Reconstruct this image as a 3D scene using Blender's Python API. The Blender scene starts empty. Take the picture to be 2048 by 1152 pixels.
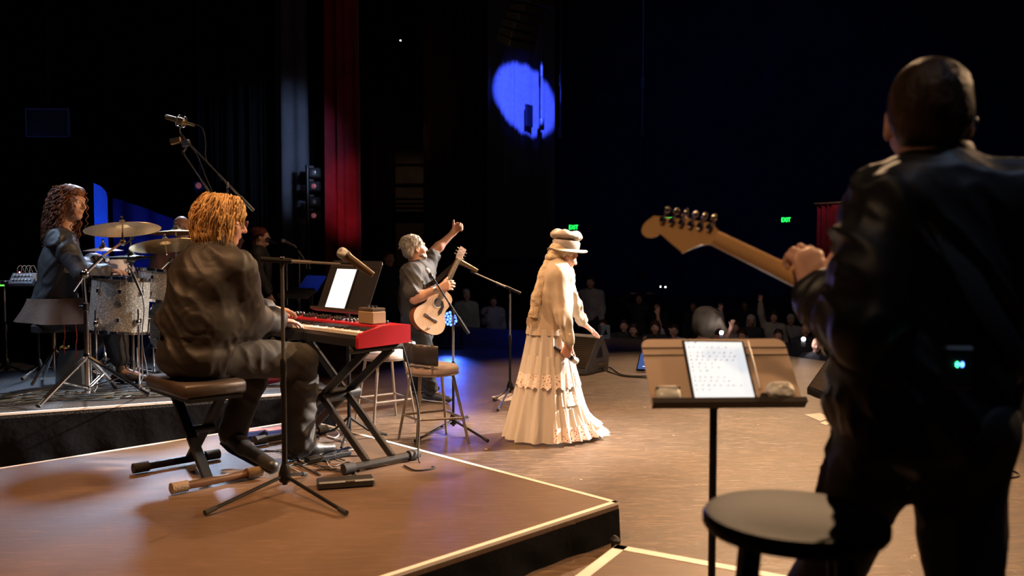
import bpy, bmesh, math, random
import numpy as np
from mathutils import Vector, Matrix
random.seed(7); rng = np.random.default_rng(11)
sc = bpy.context.scene; COL = sc.collection
# ------------------------------------------------------------------ camera
FPX, HORIZ, CAMZ = 1760.0, 490.0, 1.48
TILT = math.atan((576-HORIZ)/FPX)
cd = bpy.data.cameras.new('camera'); cam = bpy.data.objects.new('camera', cd); COL.objects.link(cam)
cd.sensor_width = 36; cd.lens = FPX/2048*36; cd.clip_start = .05; cd.clip_end = 200
cam.location = (0, 0, CAMZ); cam.rotation_euler = (math.pi/2-TILT, 0, 0); sc.camera = cam
cd.dof.use_dof = True; cd.dof.focus_distance = 6.3; cd.dof.aperture_fstop = 2.2; cd.dof.aperture_blades = 0
def V3(*a): return np.array(a, float)
_fw = V3(0, math.cos(TILT), -math.sin(TILT)); _up = V3(0, math.sin(TILT), math.cos(TILT)); _rt = V3(1, 0, 0)
def ray(px, py): return (px-1024)/FPX*_rt-(py-576)/FPX*_up+_fw
def at(px, py, Y):
    d = ray(px, py); return V3(0, 0, CAMZ)+d*(Y/d[1])
def onz(px, py, z):
    d = ray(px, py); return V3(0, 0, CAMZ)+d*((z-CAMZ)/d[2])
def reach(px, py, parent, L, sign=1):
    """point on the pixel's ray at bone length L from the parent joint"""
    o = V3(0, 0, CAMZ); d = ray(px, py); d = d/np.linalg.norm(d); q = o-parent
    b = q@d; c = q@q-L*L; disc = b*b-c
    t = -b+(sign*math.sqrt(disc) if disc > 0 else 0)
    return o+d*t
# ------------------------------------------------------------------ view, world, lights
sc.view_settings.view_transform = 'Standard'; sc.view_settings.look = 'None'
sc.view_settings.gamma = 1; sc.view_settings.use_curve_mapping = False; sc.view_settings.exposure = 0.0
w = bpy.data.worlds.new('world'); sc.world = w; w.use_nodes = True
bg = w.node_tree.nodes['Background']; bg.inputs[0].default_value = (.10, .16, .42, 1); bg.inputs[1].default_value = .014
def spot(name, loc, target, power, color, deg, blend=.3, rad=.12):
    l = bpy.data.lights.new(name, 'SPOT'); l.energy = power; l.color = color
    l.spot_size = math.radians(deg); l.spot_blend = blend; l.shadow_soft_size = rad
    o = bpy.data.objects.new(name, l); COL.objects.link(o); o.location = loc
    o.rotation_euler = (Vector(target)-Vector(loc)).to_track_quat('-Z', 'Y').to_euler(); return o
WARM = (1, .62, .34); AMBER = (1, .50, .22); WHITE = (1, .93, .88); COOL = (.55, .72, 1); BLUE = (.06, .16, 1)
spot('follow_spot', (16, 12, 9.5), (.45, 6.75, .95), 78000, WHITE, 8.5, .35, .25)
spot('follow_spot', (14, 17, 9.5), (-.85, 8.1, 1.2), 60000, WHITE, 6.5, .4, .25)
spot('front_wash', (10.5, 7.2, 6.8), (-1.2, 4.9, .4), 6000, WARM, 36, .5, .12)
spot('front_wash', (8.5, 12.5, 7.0), (-1.0, 4.9, .4), 800, WARM, 34, .5, .1)
spot('front_wash', (5.5, 18, 10), (1.5, 7.2, 0), 7500, WARM, 34, .6, .12)
spot('house_blue', (8, 20, 12), (15, 46, 4), 650, (.10, .22, 1), 75, 1, .3)  # unseen blue lamp added to tint the back wall navy
spot('top_wash', (-3.2, 2.6, 8.0), (-1.2, 5.0, .3), 2600, AMBER, 46, .8, .25)
spot('top_wash', (.6, 3.2, 8.5), (1.2, 6.2, 0), 1700, WARM, 52, .8, .25)
spot('side_wash', (-4.5, 7.4, 6.5), (.3, 6.9, .9), 1800, WARM, 24, .7, .2)
spot('singer_light', (1.5, 7.5, 6.5), at(528, 540, 11.0), 420, (1, .66, .42), 9, .6, .1)  # added warm lamp that lifts the backing singer out of the dark
spot('percussion_light', (1.0, 5.0, 6.5), at(362, 450, 8.5), 330, (1, .6, .34), 5, .6, .1)
spot('rear_wash', (-1.6, -.4, 4.6), (.62, 2.45, 1.45), 340, WARM, 15, .8, .1)
spot('side_light', (-4.4, 12.5, 6.0), (-3.2, 7.2, 1.3), 3600, COOL, 22, .7, .4)
spot('side_light', (-6.5, 5.6, 5.5), (-3.1, 7.0, 1.3), 1300, COOL, 24, .7, .4)
spot('back_light', (-7, 14, 7.5), (-2.4, 8.6, .2), 600, (.12, .3, 1), 26, .8, .2)
spot('rear_top_light', (1.7, 1.3, 4.6), (1.22, 1.95, 1.6), 70, (.5, .66, 1), 15, .7, .1)
spot('rear_top_light', (.35, 1.5, 4.4), (.88, 2.0, 1.7), 24, (1, .72, .5), 15, .7, .1)
# ------------------------------------------------------------------ materials
MT = {}
def mat(name, col, rough=.5, metal=0, var=.15, vs=8, bump=0, bs=40, emit=0, ecol=None, alpha=1, spec=.5, sss=0, sheen=0, coat=0, stretch=None, trans=0):
    if name in MT: return MT[name]
    m = bpy.data.materials.new(name); m.use_nodes = True; nt = m.node_tree; N = nt.nodes; Lk = nt.links
    b = N['Principled BSDF']; b.inputs['Roughness'].default_value = rough; b.inputs['Metallic'].default_value = metal
    b.inputs['Specular IOR Level'].default_value = spec
    if sss: b.inputs['Subsurface Weight'].default_value = sss; b.inputs['Subsurface Radius'].default_value = (.012, .005, .003)
    if sheen: b.inputs['Sheen Weight'].default_value = sheen; b.inputs['Sheen Roughness'].default_value = .4
    if coat: b.inputs['Coat Weight'].default_value = coat; b.inputs['Coat Roughness'].default_value = .1
    if trans: b.inputs['Transmission Weight'].default_value = trans
    if alpha < 1: b.inputs['Alpha'].default_value = alpha
    tc = N.new('ShaderNodeTexCoord'); mp = N.new('ShaderNodeMapping'); Lk.new(tc.outputs['Object'], mp.inputs[0])
    if stretch: mp.inputs['Scale'].default_value = stretch
    nz = N.new('ShaderNodeTexNoise'); nz.inputs['Scale'].default_value = vs; nz.inputs['Detail'].default_value = 4
    Lk.new(mp.outputs[0], nz.inputs['Vector'])
    rp = N.new('ShaderNodeValToRGB'); c = np.array(col[:3])
    rp.color_ramp.elements[0].position = .3; rp.color_ramp.elements[1].position = .7
    rp.color_ramp.elements[0].color = (*(c*(1-var)), 1); rp.color_ramp.elements[1].color = (*np.minimum(c*(1+var), 1), 1)
    Lk.new(nz.outputs[0], rp.inputs[0]); Lk.new(rp.outputs[0], b.inputs['Base Color'])
    if bump:
        n2 = N.new('ShaderNodeTexNoise'); n2.inputs['Scale'].default_value = bs; n2.inputs['Detail'].default_value = 3
        Lk.new(mp.outputs[0], n2.inputs['Vector'])
        bp = N.new('ShaderNodeBump'); bp.inputs['Strength'].default_value = bump; bp.inputs['Distance'].default_value = .02
        Lk.new(n2.outputs[0], bp.inputs['Height']); Lk.new(bp.outputs[0], b.inputs['Normal'])
    if emit:
        b.inputs['Emission Color'].default_value = (*(ecol or col), 1); b.inputs['Emission Strength'].default_value = emit
    MT[name] = m; m['bsdf'] = b.name; return m
def floor_mat(name, col, rough, scratch=.5, sc_=1.0):
    m = mat(name, col, rough, var=.22, vs=.9*sc_, spec=.5); nt = m.node_tree; N = nt.nodes; Lk = nt.links; b = N['Principled BSDF']
    tc = N.new('ShaderNodeTexCoord')
    # fine curved scratches: stretched noise at two angles, thresholded
    mixv = None
    for ang, s in ((.5, 1), (-.9, 1.3), (2.0, .8)):
        mp = N.new('ShaderNodeMapping'); mp.inputs['Rotation'].default_value = (0, 0, ang); mp.inputs['Scale'].default_value = (2.2*s, 26*s, 1)
        Lk.new(tc.outputs['Object'], mp.inputs[0])
        nz = N.new('ShaderNodeTexNoise'); nz.inputs['Scale'].default_value = 2.4; nz.inputs['Detail'].default_value = 3; nz.inputs['Distortion'].default_value = .8
        Lk.new(mp.outputs[0], nz.inputs['Vector'])
        mr = N.new('ShaderNodeMapRange'); mr.inputs[1].default_value = .58; mr.inputs[2].default_value = .74; Lk.new(nz.outputs[0], mr.inputs[0])
        if mixv is None: mixv = mr
        else:
            mx = N.new('ShaderNodeMath'); mx.operation = 'MAXIMUM'; Lk.new(mixv.outputs[0], mx.inputs[0]); Lk.new(mr.outputs[0], mx.inputs[1]); mixv = mx
    ml = N.new('ShaderNodeMath'); ml.operation = 'MULTIPLY'; ml.inputs[1].default_value = scratch; Lk.new(mixv.outputs[0], ml.inputs[0])
    mc = N.new('ShaderNodeMix'); mc.data_type = 'RGBA'
    old = b.inputs['Base Color'].links[0].from_socket
    Lk.new(old, mc.inputs[6]); mc.inputs[7].default_value = (*np.minimum(np.array(col)*3.2, 1), 1); Lk.new(ml.outputs[0], mc.inputs[0])
    Lk.new(mc.outputs[2], b.inputs['Base Color'])
    # thin curved scuffs and specks
    for wsc, dis, thr in (((2.6, 9, .988), (3.4, 14, .99), (4.6, 11, .99)) if scratch > .5 else ()):
        wv = N.new('ShaderNodeTexWave'); wv.inputs['Scale'].default_value = wsc; wv.inputs['Distortion'].default_value = dis; wv.inputs['Detail'].default_value = 3; wv.inputs['Detail Scale'].default_value = 1.6
        mpw = N.new('ShaderNodeMapping'); mpw.inputs['Rotation'].default_value = (0, 0, dis*.7); Lk.new(tc.outputs['Object'], mpw.inputs[0]); Lk.new(mpw.outputs[0], wv.inputs['Vector'])
        mr = N.new('ShaderNodeMapRange'); mr.inputs[1].default_value = thr; mr.inputs[2].default_value = 1.0; Lk.new(wv.outputs[1], mr.inputs[0])
        nm = N.new('ShaderNodeTexNoise'); nm.inputs['Scale'].default_value = 2.5+wsc*2; nm.inputs['Detail'].default_value = 4; Lk.new(mpw.outputs[0], nm.inputs['Vector'])
        mk_ = N.new('ShaderNodeMapRange'); mk_.inputs[1].default_value = .50; mk_.inputs[2].default_value = .68; Lk.new(nm.outputs[0], mk_.inputs[0])
        mu = N.new('ShaderNodeMath'); mu.operation = 'MULTIPLY'; Lk.new(mr.outputs[0], mu.inputs[0]); Lk.new(mk_.outputs[0], mu.inputs[1]); mu2 = N.new('ShaderNodeMath'); mu2.operation = 'MULTIPLY'; mu2.inputs[1].default_value = .6; Lk.new(mu.outputs[0], mu2.inputs[0]); mu = mu2
        ad = N.new('ShaderNodeMath'); ad.operation = 'MAXIMUM'; Lk.new(ml.outputs[0], ad.inputs[0]); Lk.new(mu.outputs[0], ad.inputs[1]); ml = ad
    Lk.new(ml.outputs[0], mc.inputs[0])
    # broad gloss variation and bump
    nz = N.new('ShaderNodeTexNoise'); nz.inputs['Scale'].default_value = 3; nz.inputs['Detail'].default_value = 5; Lk.new(tc.outputs['Object'], nz.inputs['Vector'])
    mr = N.new('ShaderNodeMapRange'); mr.inputs[3].default_value = rough-.1; mr.inputs[4].default_value = rough+.14; Lk.new(nz.outputs[0], mr.inputs[0]); Lk.new(mr.outputs[0], b.inputs['Roughness'])
    bp = N.new('ShaderNodeBump'); bp.inputs['Strength'].default_value = .3; bp.inputs['Distance'].default_value = .01; Lk.new(ml.outputs[0], bp.inputs['Height']); Lk.new(bp.outputs[0], b.inputs['Normal'])
    return m
# ------------------------------------------------------------------ mesh helpers
def nrm(v): v = np.array(v, float); return v/(np.linalg.norm(v)+1e-12)
def frame(z, x=None):
    z = nrm(z); x = V3(1, 0, 0) if x is None else np.array(x, float)
    if abs(nrm(x)@z) > .95: x = V3(0, 1, 0)
    x = nrm(x-z*(x@z)); y = np.cross(z, x); return np.column_stack([x, y, z])
def rotz(a): c, s = math.cos(a), math.sin(a); return np.array([[c, -s, 0], [s, c, 0], [0, 0, 1.]])
class MB:
    def __init__(s): s.V = []; s.F = []; s.n = 0
    def add(s, V, F):
        V = np.asarray(V, float); s.V.append(V); s.F += [tuple(int(i)+s.n for i in f) for f in F]; s.n += len(V); return s
    def tube(s, P, r, n=8, cap=True, flat=None):
        P = np.asarray(P, float); m = len(P); r = np.full(m, r) if np.isscalar(r) else np.asarray(r, float)
        T = np.gradient(P, axis=0); T /= np.linalg.norm(T, axis=1)[:, None]+1e-12
        R = frame(T[0]); x = R[:, 0]; out = []
        for i in range(m):
            x = nrm(x-T[i]*(x@T[i])); y = np.cross(T[i], x); a = np.arange(n)*2*math.pi/n
            out.append(P[i]+r[i]*(np.cos(a)[:, None]*x+np.sin(a)[:, None]*y*(flat or 1)))
        F = [(i*n+j, i*n+(j+1) % n, (i+1)*n+(j+1) % n, (i+1)*n+j) for i in range(m-1) for j in range(n)]
        if cap: F += [tuple(range(n-1, -1, -1)), tuple((m-1)*n+j for j in range(n))]
        return s.add(np.concatenate(out), F)
    def cyl(s, a, b, r, r2=None, n=14): return s.tube([a, b], [r, r if r2 is None else r2], n)
    def lathe(s, prof, o=(0, 0, 0), R=None, n=24, cap=True):
        R = np.eye(3) if R is None else R; a = np.arange(n)*2*math.pi/n; out = []
        for (r, z) in prof: out.append(np.stack([r*np.cos(a), r*np.sin(a), np.full(n, z)], 1))
        V = np.concatenate(out)@R.T+np.array(o); m = len(prof)
        F = [(i*n+j, i*n+(j+1) % n, (i+1)*n+(j+1) % n, (i+1)*n+j) for i in range(m-1) for j in range(n)]
        if cap: F += [tuple(range(n-1, -1, -1)), tuple((m-1)*n+j for j in range(n))]
        return s.add(V, F)
    def ball(s, c, r, R=None, n=12, m=8):
        r = np.array([r]*3 if np.isscalar(r) else r, float); R = np.eye(3) if R is None else R
        V = [(0, 0, -1)]; 
        for i in range(1, m):
            t = -math.pi/2+math.pi*i/m
            V += [(math.cos(t)*math.cos(j*2*math.pi/n), math.cos(t)*math.sin(j*2*math.pi/n), math.sin(t)) for j in range(n)]
        V.append((0, 0, 1)); V = np.array(V)*r@R.T+np.array(c)
        F = [(0, 1+(j+1) % n, 1+j) for j in range(n)]
        F += [(1+i*n+j, 1+i*n+(j+1) % n, 1+(i+1)*n+(j+1) % n, 1+(i+1)*n+j) for i in range(m-2) for j in range(n)]
        L = 1+(m-1)*n; F += [(1+(m-2)*n+j, 1+(m-2)*n+(j+1) % n, L) for j in range(n)]
        return s.add(V, F)
    def box(s, c, size, R=None, bev=0):
        h = np.array(size, float)/2; R = np.eye(3) if R is None else R
        if bev <= 0:
            V = np.array([[x, y, z] for x in (-1, 1) for y in (-1, 1) for z in (-1, 1)])*h
            F = [(0, 1, 3, 2), (4, 6, 7, 5), (0, 4, 5, 1), (2, 3, 7, 6), (0, 2, 6, 4), (1, 5, 7, 3)]
            return s.add(V@R.T+np.array(c), F)
        b = min(bev, *(h*.95)); P = []
        for x in (-1, 1):
            for y in (-1, 1):
                for z in (-1, 1):
                    sg = np.array([x, y, z]); P += [sg*(h-np.array([0, b, b])), sg*(h-np.array([b, 0, b])), sg*(h-np.array([b, b, 0]))]
        return s.hull(np.array(P)@R.T+np.array(c))
    def hull(s, P):
        bm = bmesh.new()
        for p in P: bm.verts.new(p)
        bmesh.ops.convex_hull(bm, input=bm.verts)
        bmesh.ops.dissolve_limit(bm, angle_limit=.02, verts=bm.verts, edges=bm.edges)
        bm.verts.index_update(); used = [v for v in bm.verts if v.link_faces]; ix = {v: i for i, v in enumerate(used)}
        V = [v.co[:] for v in used]; F = [tuple(ix[v] for v in f.verts) for f in bm.faces]; bm.free(); return s.add(V, F)
    def prism(s, outline, o, ex, ey, th):
        """outline in (ex,ey) at o, extruded by th along ex x ey"""
        ez = np.cross(ex, ey); o = np.array(o, float); n = len(outline)
        A = np.array([o+p[0]*np.array(ex)+p[1]*np.array(ey) for p in outline]); B = A+ez*th
        F = [tuple(range(n-1, -1, -1)), tuple(range(n, 2*n))]+[(i, (i+1) % n, n+(i+1) % n, n+i) for i in range(n)]
        return s.add(np.concatenate([A, B]), F)
    def grid(s, nu, nv, fn, closed=False):
        V = np.array([fn(i/(nu if closed else nu-1), j/(nv-1)) for j in range(nv) for i in range(nu)])
        F = [(j*nu+i, j*nu+(i+1) % nu, (j+1)*nu+(i+1) % nu, (j+1)*nu+i) for j in range(nv-1) for i in range(nu if closed else nu-1)]
        return s.add(V, F)
    def text(s, body, size, o, ex, ey, th=.002, align='CENTER'):
        cu = bpy.data.curves.new('t', 'FONT'); cu.body = body; cu.size = size; cu.align_x = align; cu.align_y = 'CENTER'; cu.extrude = th/2; cu.resolution_u = 3
        ob = bpy.data.objects.new('t', cu); COL.objects.link(ob); dg = bpy.context.evaluated_depsgraph_get(); me = ob.evaluated_get(dg).to_mesh()
        R = np.column_stack([ex, ey, np.cross(ex, ey)]); V = np.array([v.co[:] for v in me.vertices])@R.T+np.array(o); F = [tuple(p.vertices) for p in me.polygons]
        ob.evaluated_get(dg).to_mesh_clear(); bpy.data.objects.remove(ob); bpy.data.curves.remove(cu); return s.add(V, F)
    def build(s, name, m, parent=None, loc=None, smooth=35, **kw):
        return mk(name, np.concatenate(s.V), s.F, m, parent, loc, smooth, **kw)
WL = {}
def mk(name, V, F, m, parent=None, loc=None, smooth=35, label=None, cat=None, group=None, kind=None):
    base = WL[parent.name] if parent is not None else np.array(loc if loc is not None else (0, 0, 0), float)
    me = bpy.data.meshes.new(name); me.from_pydata((np.asarray(V)-base).tolist(), [], F); me.update()
    if smooth:
        me.polygons.foreach_set('use_smooth', [True]*len(me.polygons)); me.set_sharp_from_angle(angle=math.radians(smooth))
    if m: me.materials.append(m)
    o = bpy.data.objects.new(name, me); COL.objects.link(o)
    if parent is not None: o.parent = parent
    else: o.location = base
    WL[o.name] = base; tag(o, label, cat, group, kind); return o
def tag(o, label=None, cat=None, group=None, kind=None):
    if label: o['label'] = label
    if cat: o['category'] = cat
    if group: o['group'] = group
    if kind: o['kind'] = kind
    return o
def thing(name, label, cat, loc, group=None):
    o = bpy.data.objects.new(name, None); COL.objects.link(o); o.location = tuple(loc); o.empty_display_size = .1
    WL[o.name] = np.array(loc, float); return tag(o, label, cat, group)
def curve(P, n=24):
    """Catmull-Rom through points"""
    P = np.asarray(P, float); Q = np.concatenate([[2*P[0]-P[1]], P, [2*P[-1]-P[-2]]]); out = []; k = len(P)-1; per = max(2, n//k)
    for i in range(k):
        a, b, c, d = Q[i:i+4]
        for t in np.arange(per)/per: out.append(.5*((2*b)+(-a+c)*t+(2*a-5*b+4*c-d)*t*t+(-a+3*b-3*c+d)*t**3))
    out.append(P[-1]); return np.array(out)
# shared materials
black_metal = mat('black_metal', (.018, .018, .02), .38, .6, bump=.05)
black_plastic = mat('black_plastic', (.014, .014, .015), .45)
black_rubber = mat('black_rubber', (.02, .019, .018), .7, bump=.2, bs=300)
grey_metal = mat('grey_metal', (.32, .31, .3), .32, .9)
chrome = mat('chrome', (.75, .76, .78), .12, 1, var=.04)
brass = mat('cymbal_bronze', (.72, .47, .2), .28, 1, var=.1, vs=14, bump=.1, bs=60)
white_tape = mat('white_tape', (.82, .76, .70), .5, var=.08, vs=5)
black_cloth = mat('black_drape', (.004, .004, .005), .9, var=.25, bump=.3, bs=14, spec=.1)
# ------------------------------------------------------------------ stage, risers, house
UP0 = V3(0, 0, 1); RK = .19; RD = .36
stage_mat = floor_mat('stage_floor_paint', (.088, .057, .035), .43, .8)
riser_mat = floor_mat('riser_deck_paint', (.118, .073, .045), .45, .22, 1.5)
def struct(o): o['kind'] = 'structure'; return o
# stage deck with its curved front edge (apron) towards the audience
EDGE = [(-9, 24.5), (-5.5, 19.6), (-3, 17.4), (-.84, 15.9), (.6, 14.9), (2.05, 13.7), (3.3, 12.3), (4.3, 10.6), (5.1, 8.9), (5.8, 6.5), (6.2, 3.5), (6.4, 0), (6.4, -4)]
EC = curve([(x, y, 0) for x, y in EDGE], 60)[:, :2]
out = [tuple(p) for p in EC]+[(-12, -4), (-12, 24.5)]
b = MB(); b.prism(out[::-1], (0, 0, -.12), V3(1, 0, 0), V3(0, 1, 0), .12); struct(b.build('floor', stage_mat, smooth=0))
fascia = mat('stage_fascia', (.03, .018, .016), .7)
b = MB(); n = len(EC)
b.grid(n, 2, lambda u, v: (*EC[round(u*(n-1))], -.12-1.08*v)); struct(b.build('wall_stage_front', fascia, smooth=0))
carpet = mat('house_carpet', (.035, .012, .014), .9, bump=.3, bs=60)
b = MB(); b.box((12, 22, -1.25), (70, 70, .1)); struct(b.build('floor_house', carpet, smooth=0))
wallm = mat('dark_house_wall', (.03, .04, .085), .9, var=.3, vs=.6, bump=.2, bs=6)
b = MB(); b.box((10.5, 46, 8), (47, .3, 19)); struct(b.build('wall_back', wallm, smooth=0))
b = MB(); b.box((34, 20, 8), (.3, 60, 19)); struct(b.build('wall_right', wallm, smooth=0))
b = MB(); b.box((-13, 21, 8), (.3, 52, 19)); struct(b.build('wall_left', wallm, smooth=0))
b = MB(); b.box((10, 20, 15.2), (52, 60, .3)); struct(b.build('ceiling', wallm, smooth=0))
# tape on the stage deck
def tape(p, q, wd, z, name, m=white_tape, label='faded pale tape line across the dark stage floor'):
    p = np.array(p[:2]); q = np.array(q[:2]); d = nrm(q-p); nn = np.array([-d[1], d[0]])*wd/2
    b = MB(); P = np.array([[*(p-nn), z], [*(q-nn), z], [*(q+nn), z], [*(p+nn), z]])
    b.add(np.concatenate([P, P+[0, 0, .0015]]), [(3, 2, 1, 0), (4, 5, 6, 7), (0, 1, 5, 4), (1, 2, 6, 5), (2, 3, 7, 6), (3, 0, 4, 7)])
    o = b.build(name, m, smooth=0); struct(o); return o
faint = mat('worn_tape', (.30, .25, .2), .6, var=.3, vs=3)
tape(onz(906, 675, 0), onz(1052, 706, 0), .07, .0005, 'trim_1', faint)
tape(onz(1204, 709, 0), onz(1290, 703.5, 0), .03, .0005, 'trim_2', faint)
tape(onz(1150, 734, 0), onz(1420, 768, 0), .05, .0005, 'trim_3', mat('worn_tape_dim', (.16, .12, .09), .6, var=.3, vs=3))
tape(onz(2000, 817, 0), onz(2100, 815, 0), .04, .0005, 'trim_4', faint)
# risers
def riser(name, label, corners, z, taped, mtop, sk_amp=.012):
    C = [np.array(c[:2]) for c in corners]; base = np.array([*np.mean(C, axis=0), 0])
    t = thing(name, label, 'platform', base)
    b = MB(); b.prism([tuple(c) for c in C], (0, 0, z-.035), V3(1, 0, 0), V3(0, 1, 0), .035); b.build('deck', mtop, t, smooth=0)
    k = len(C)
    for i in range(k):
        p, q = C[i], C[(i+1) % k]; d = nrm(q-p); nn = np.array([d[1], -d[0]]); L = np.linalg.norm(q-p)
        ph = random.random()*6
        def f(u, v):
            s = u*L; a = sk_amp*v*(math.sin(s*9+ph+2*v)+.6*math.sin(s*23+2*ph-3*v)+.5*math.sin(s*4.1-v*5))*min(1, 8*u, 8*(1-u))
            c = p+d*s+nn*(.004+a+.01*v); return (c[0], c[1], (z-.035)*(1-v)+.002*v)
        b = MB(); b.grid(max(8, int(L/.035)), 10, f); b.build('skirt', black_cloth, t, smooth=60)
    for (i, wd) in taped:
        p, q = C[i], C[(i+1) % k]; d = nrm(q-p); nn = np.array([-d[1], d[0]])
        b = MB(); P = np.array([[*(p), z], [*(q), z], [*(q+nn*wd), z], [*(p+nn*wd), z]])+[0, 0, .0005]
        b.add(np.concatenate([P, P+[0, 0, .0015]]), [(3, 2, 1, 0), (4, 5, 6, 7), (0, 1, 5, 4), (1, 2, 6, 5), (2, 3, 7, 6), (3, 0, 4, 7)])
        P2 = np.array([[*(p-nn*.002), z-.012], [*(q-nn*.002), z-.012], [*(q-nn*.002), z+.002], [*(p-nn*.002), z+.002]])
        b.add(P2, [(0, 1, 2, 3)]); b.build('edge_tape', white_tape, t, smooth=0)
    return t
KA = onz(1237, 1004, RK)[:2]; KB = onz(613, 839, RK)[:2]
KU = nrm(KB-KA); KV = np.array([-KU[1], KU[0]])          # KU along the keyboard side, KV back towards the left
KLEN = np.linalg.norm(KB-KA); KDEP = 4.2
riser('keyboard_riser', 'low brown platform with white taped edges under the keyboard player', [KA, KB, KB+KV*KDEP, KA+KV*KDEP], RK, [(0, .028), (1, .028), (3, .028)], riser_mat)
DA = onz(0, 828, RD)[:2]; DB = onz(560, 789, RD)[:2]; DU = nrm(DB-DA); DV = np.array([-DU[1], DU[0]])
DL = DA-DU*2.2; DR = onz(668, 781, RD)[:2]
cable_deck = mat('drum_riser_carpet', (.016, .014, .014), .7, bump=.4, bs=90)
riser('drum_riser', 'higher black-skirted platform carrying the drum kit', [DL, DR, DR+DV*2.9, DL+DV*2.9], RD, [(0, .022)], cable_deck)
GA = onz(1234, 1090, RK)[:2]; GB = onz(1575, 1152, RK)[:2]; GU = nrm(GB-GA); GV = np.array([GU[1], -GU[0]])
riser('guitar_riser', 'low taped platform in the foreground under the wooden stool', [GA, GA+GV*4.6, GA+GV*4.6+GU*4.4, GA+GU*4.4], RK, [(0, .05), (3, .05)], riser_mat)
# ------------------------------------------------------------------ drapes and the dark stage wing
def drape(name, label, p, q, z0, z1, m, folds, amp, seed=0, group=None, lean=0, cat='curtain'):
    p = np.array(p[:2], float); q = np.array(q[:2], float); d = nrm(q-p); nn = np.array([-d[1], d[0]]); L = np.linalg.norm(q-p)
    def f(u, v):
        a = amp*(math.sin(u*folds*6.283+seed)+.45*math.sin(u*folds*2.3*6.283+seed*2+1)+.25*math.sin(u*folds*.37*6.283+2*seed))*(.75+.25*v)
        c = p+d*(u*L)+nn*a+d*(lean*(1-v)*(u-.5)); return (c[0], c[1], z1+(z0-z1)*v)
    b = MB(); b.grid(max(24, int(folds*16)), 10, f); V = np.concatenate(b.V); nv = len(V); Fb = list(b.F)
    V2 = V+np.array([nn[0], nn[1], 0])*.012; b.add(V2, [tuple(reversed(fc)) for fc in Fb])
    o = b.build(name, m, None, (*((p+q)/2), z0), smooth=80); return tag(o, label, cat, group)
blue_cloth = mat('grey_blue_drape', (.055, .06, .075), .85, var=.25, vs=3, bump=.2, bs=20, sheen=.2)
red_cloth = mat('red_velvet', (.30, .012, .03), .8, var=.3, vs=3, bump=.2, bs=20, sheen=.3)
brown_cloth = mat('dark_brown_velvet', (.05, .018, .014), .85, var=.3, sheen=.1)
drape('side_drape', 'grey-blue stage leg drape hanging behind the singer in black', at(541, 500, 14), at(613, 500, 13.6), 0, 12, blue_cloth, 1.3, .10, .4, lean=-.25)
drape('house_curtain', 'deep red velvet curtain edge hanging right of the grey-blue drape', at(655, 500, 15.5), at(709, 500, 15.0), 0, 13, red_cloth, 2.2, .12, 1.3, lean=-.15)
drape('masking_drape', 'wide black backdrop behind the drum kit', (-9.5, 12.5), at(538, 500, 14.4), 0, 13, black_cloth, 30, .10, 0)
drape('masking_drape', 'black drape hanging between the grey-blue and the red curtains', at(606, 500, 16.6), at(668, 500, 16.2), 0, 13, black_cloth, 6, .08, .8)
drape('masking_drape', 'black drape hanging right of the red curtain edge', at(700, 500, 17.5), at(786, 500, 17.0), 0, 13, black_cloth, 8, .08, 2.2)
drape('tableau_curtain', 'very dark brown curtain right of the louvred wall', at(845, 500, 22.5), at(965, 500, 21.5), -1.2, 13, brown_cloth, 10, .1, .2)
# narrow drape strip and low sheet, coloured as blue light behind the drum kit
bluem = mat('blue_banner_cloth', (.10, .22, .75), .6, var=.25, vs=5, stretch=(1, 1, .4), bump=.2, bs=12)  # blue light on the drape strip is put into this colour
bp = at(188, 366, 9.6); bq = at(215, 366, 9.6)
b = MB(); w_ = bq[0]-bp[0]; h_ = (at(188, 366, 9.6)[2]-0)
ol = [(0, 0), (w_, 0), (w_, h_-.17), (w_*.93, h_-.10), (w_*.6, h_-.04), (0, h_)]
b.prism(ol, (bp[0], 9.6, 0), V3(1, 0, 0), V3(0, 0, 1), .012)
tag(b.build('blue_banner', bluem, None, (bp[0], 9.6, 0)), 'narrow bright blue upright panel behind the drummer', 'banner')
spot('banner_light', (-5.6, 8.0, .5), (bp[0]+.1, 9.6, 1.75), 200, (.05, .2, 1), 22, .5, .05)  # added blue spot that brightens the strip
b = MB(); q0 = at(225, 395, 11.6); q1 = at(470, 395, 11.6)
def cyc(u, v):
    x = q0[0]+(q1[0]-q0[0])*u; zt = at(225, 394, 11.6)[2]-u*.55-(.25*(u-.2)**2); return (x, 11.6+.04*math.sin(u*30), zt*(1-v))
b.grid(40, 6, cyc); V = np.concatenate(b.V); b.add(V+[0, .015, 0], [tuple(reversed(f)) for f in list(b.F)])
tag(b.build('blue_sheet', mat('blue_sheet_cloth', (.05, .10, .40), .8, var=.3, vs=2), None, (-4, 11.6, 0), smooth=80), 'dim blue cloth sloping down behind the cymbals', 'cloth')  # the blue glow at the back is put into the cloth's colour
spot('sheet_light', (-3.4, 9.8, .3), (-4.6, 11.6, 1.5), 40, (.04, .12, 1), 60, .9, .1)
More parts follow.
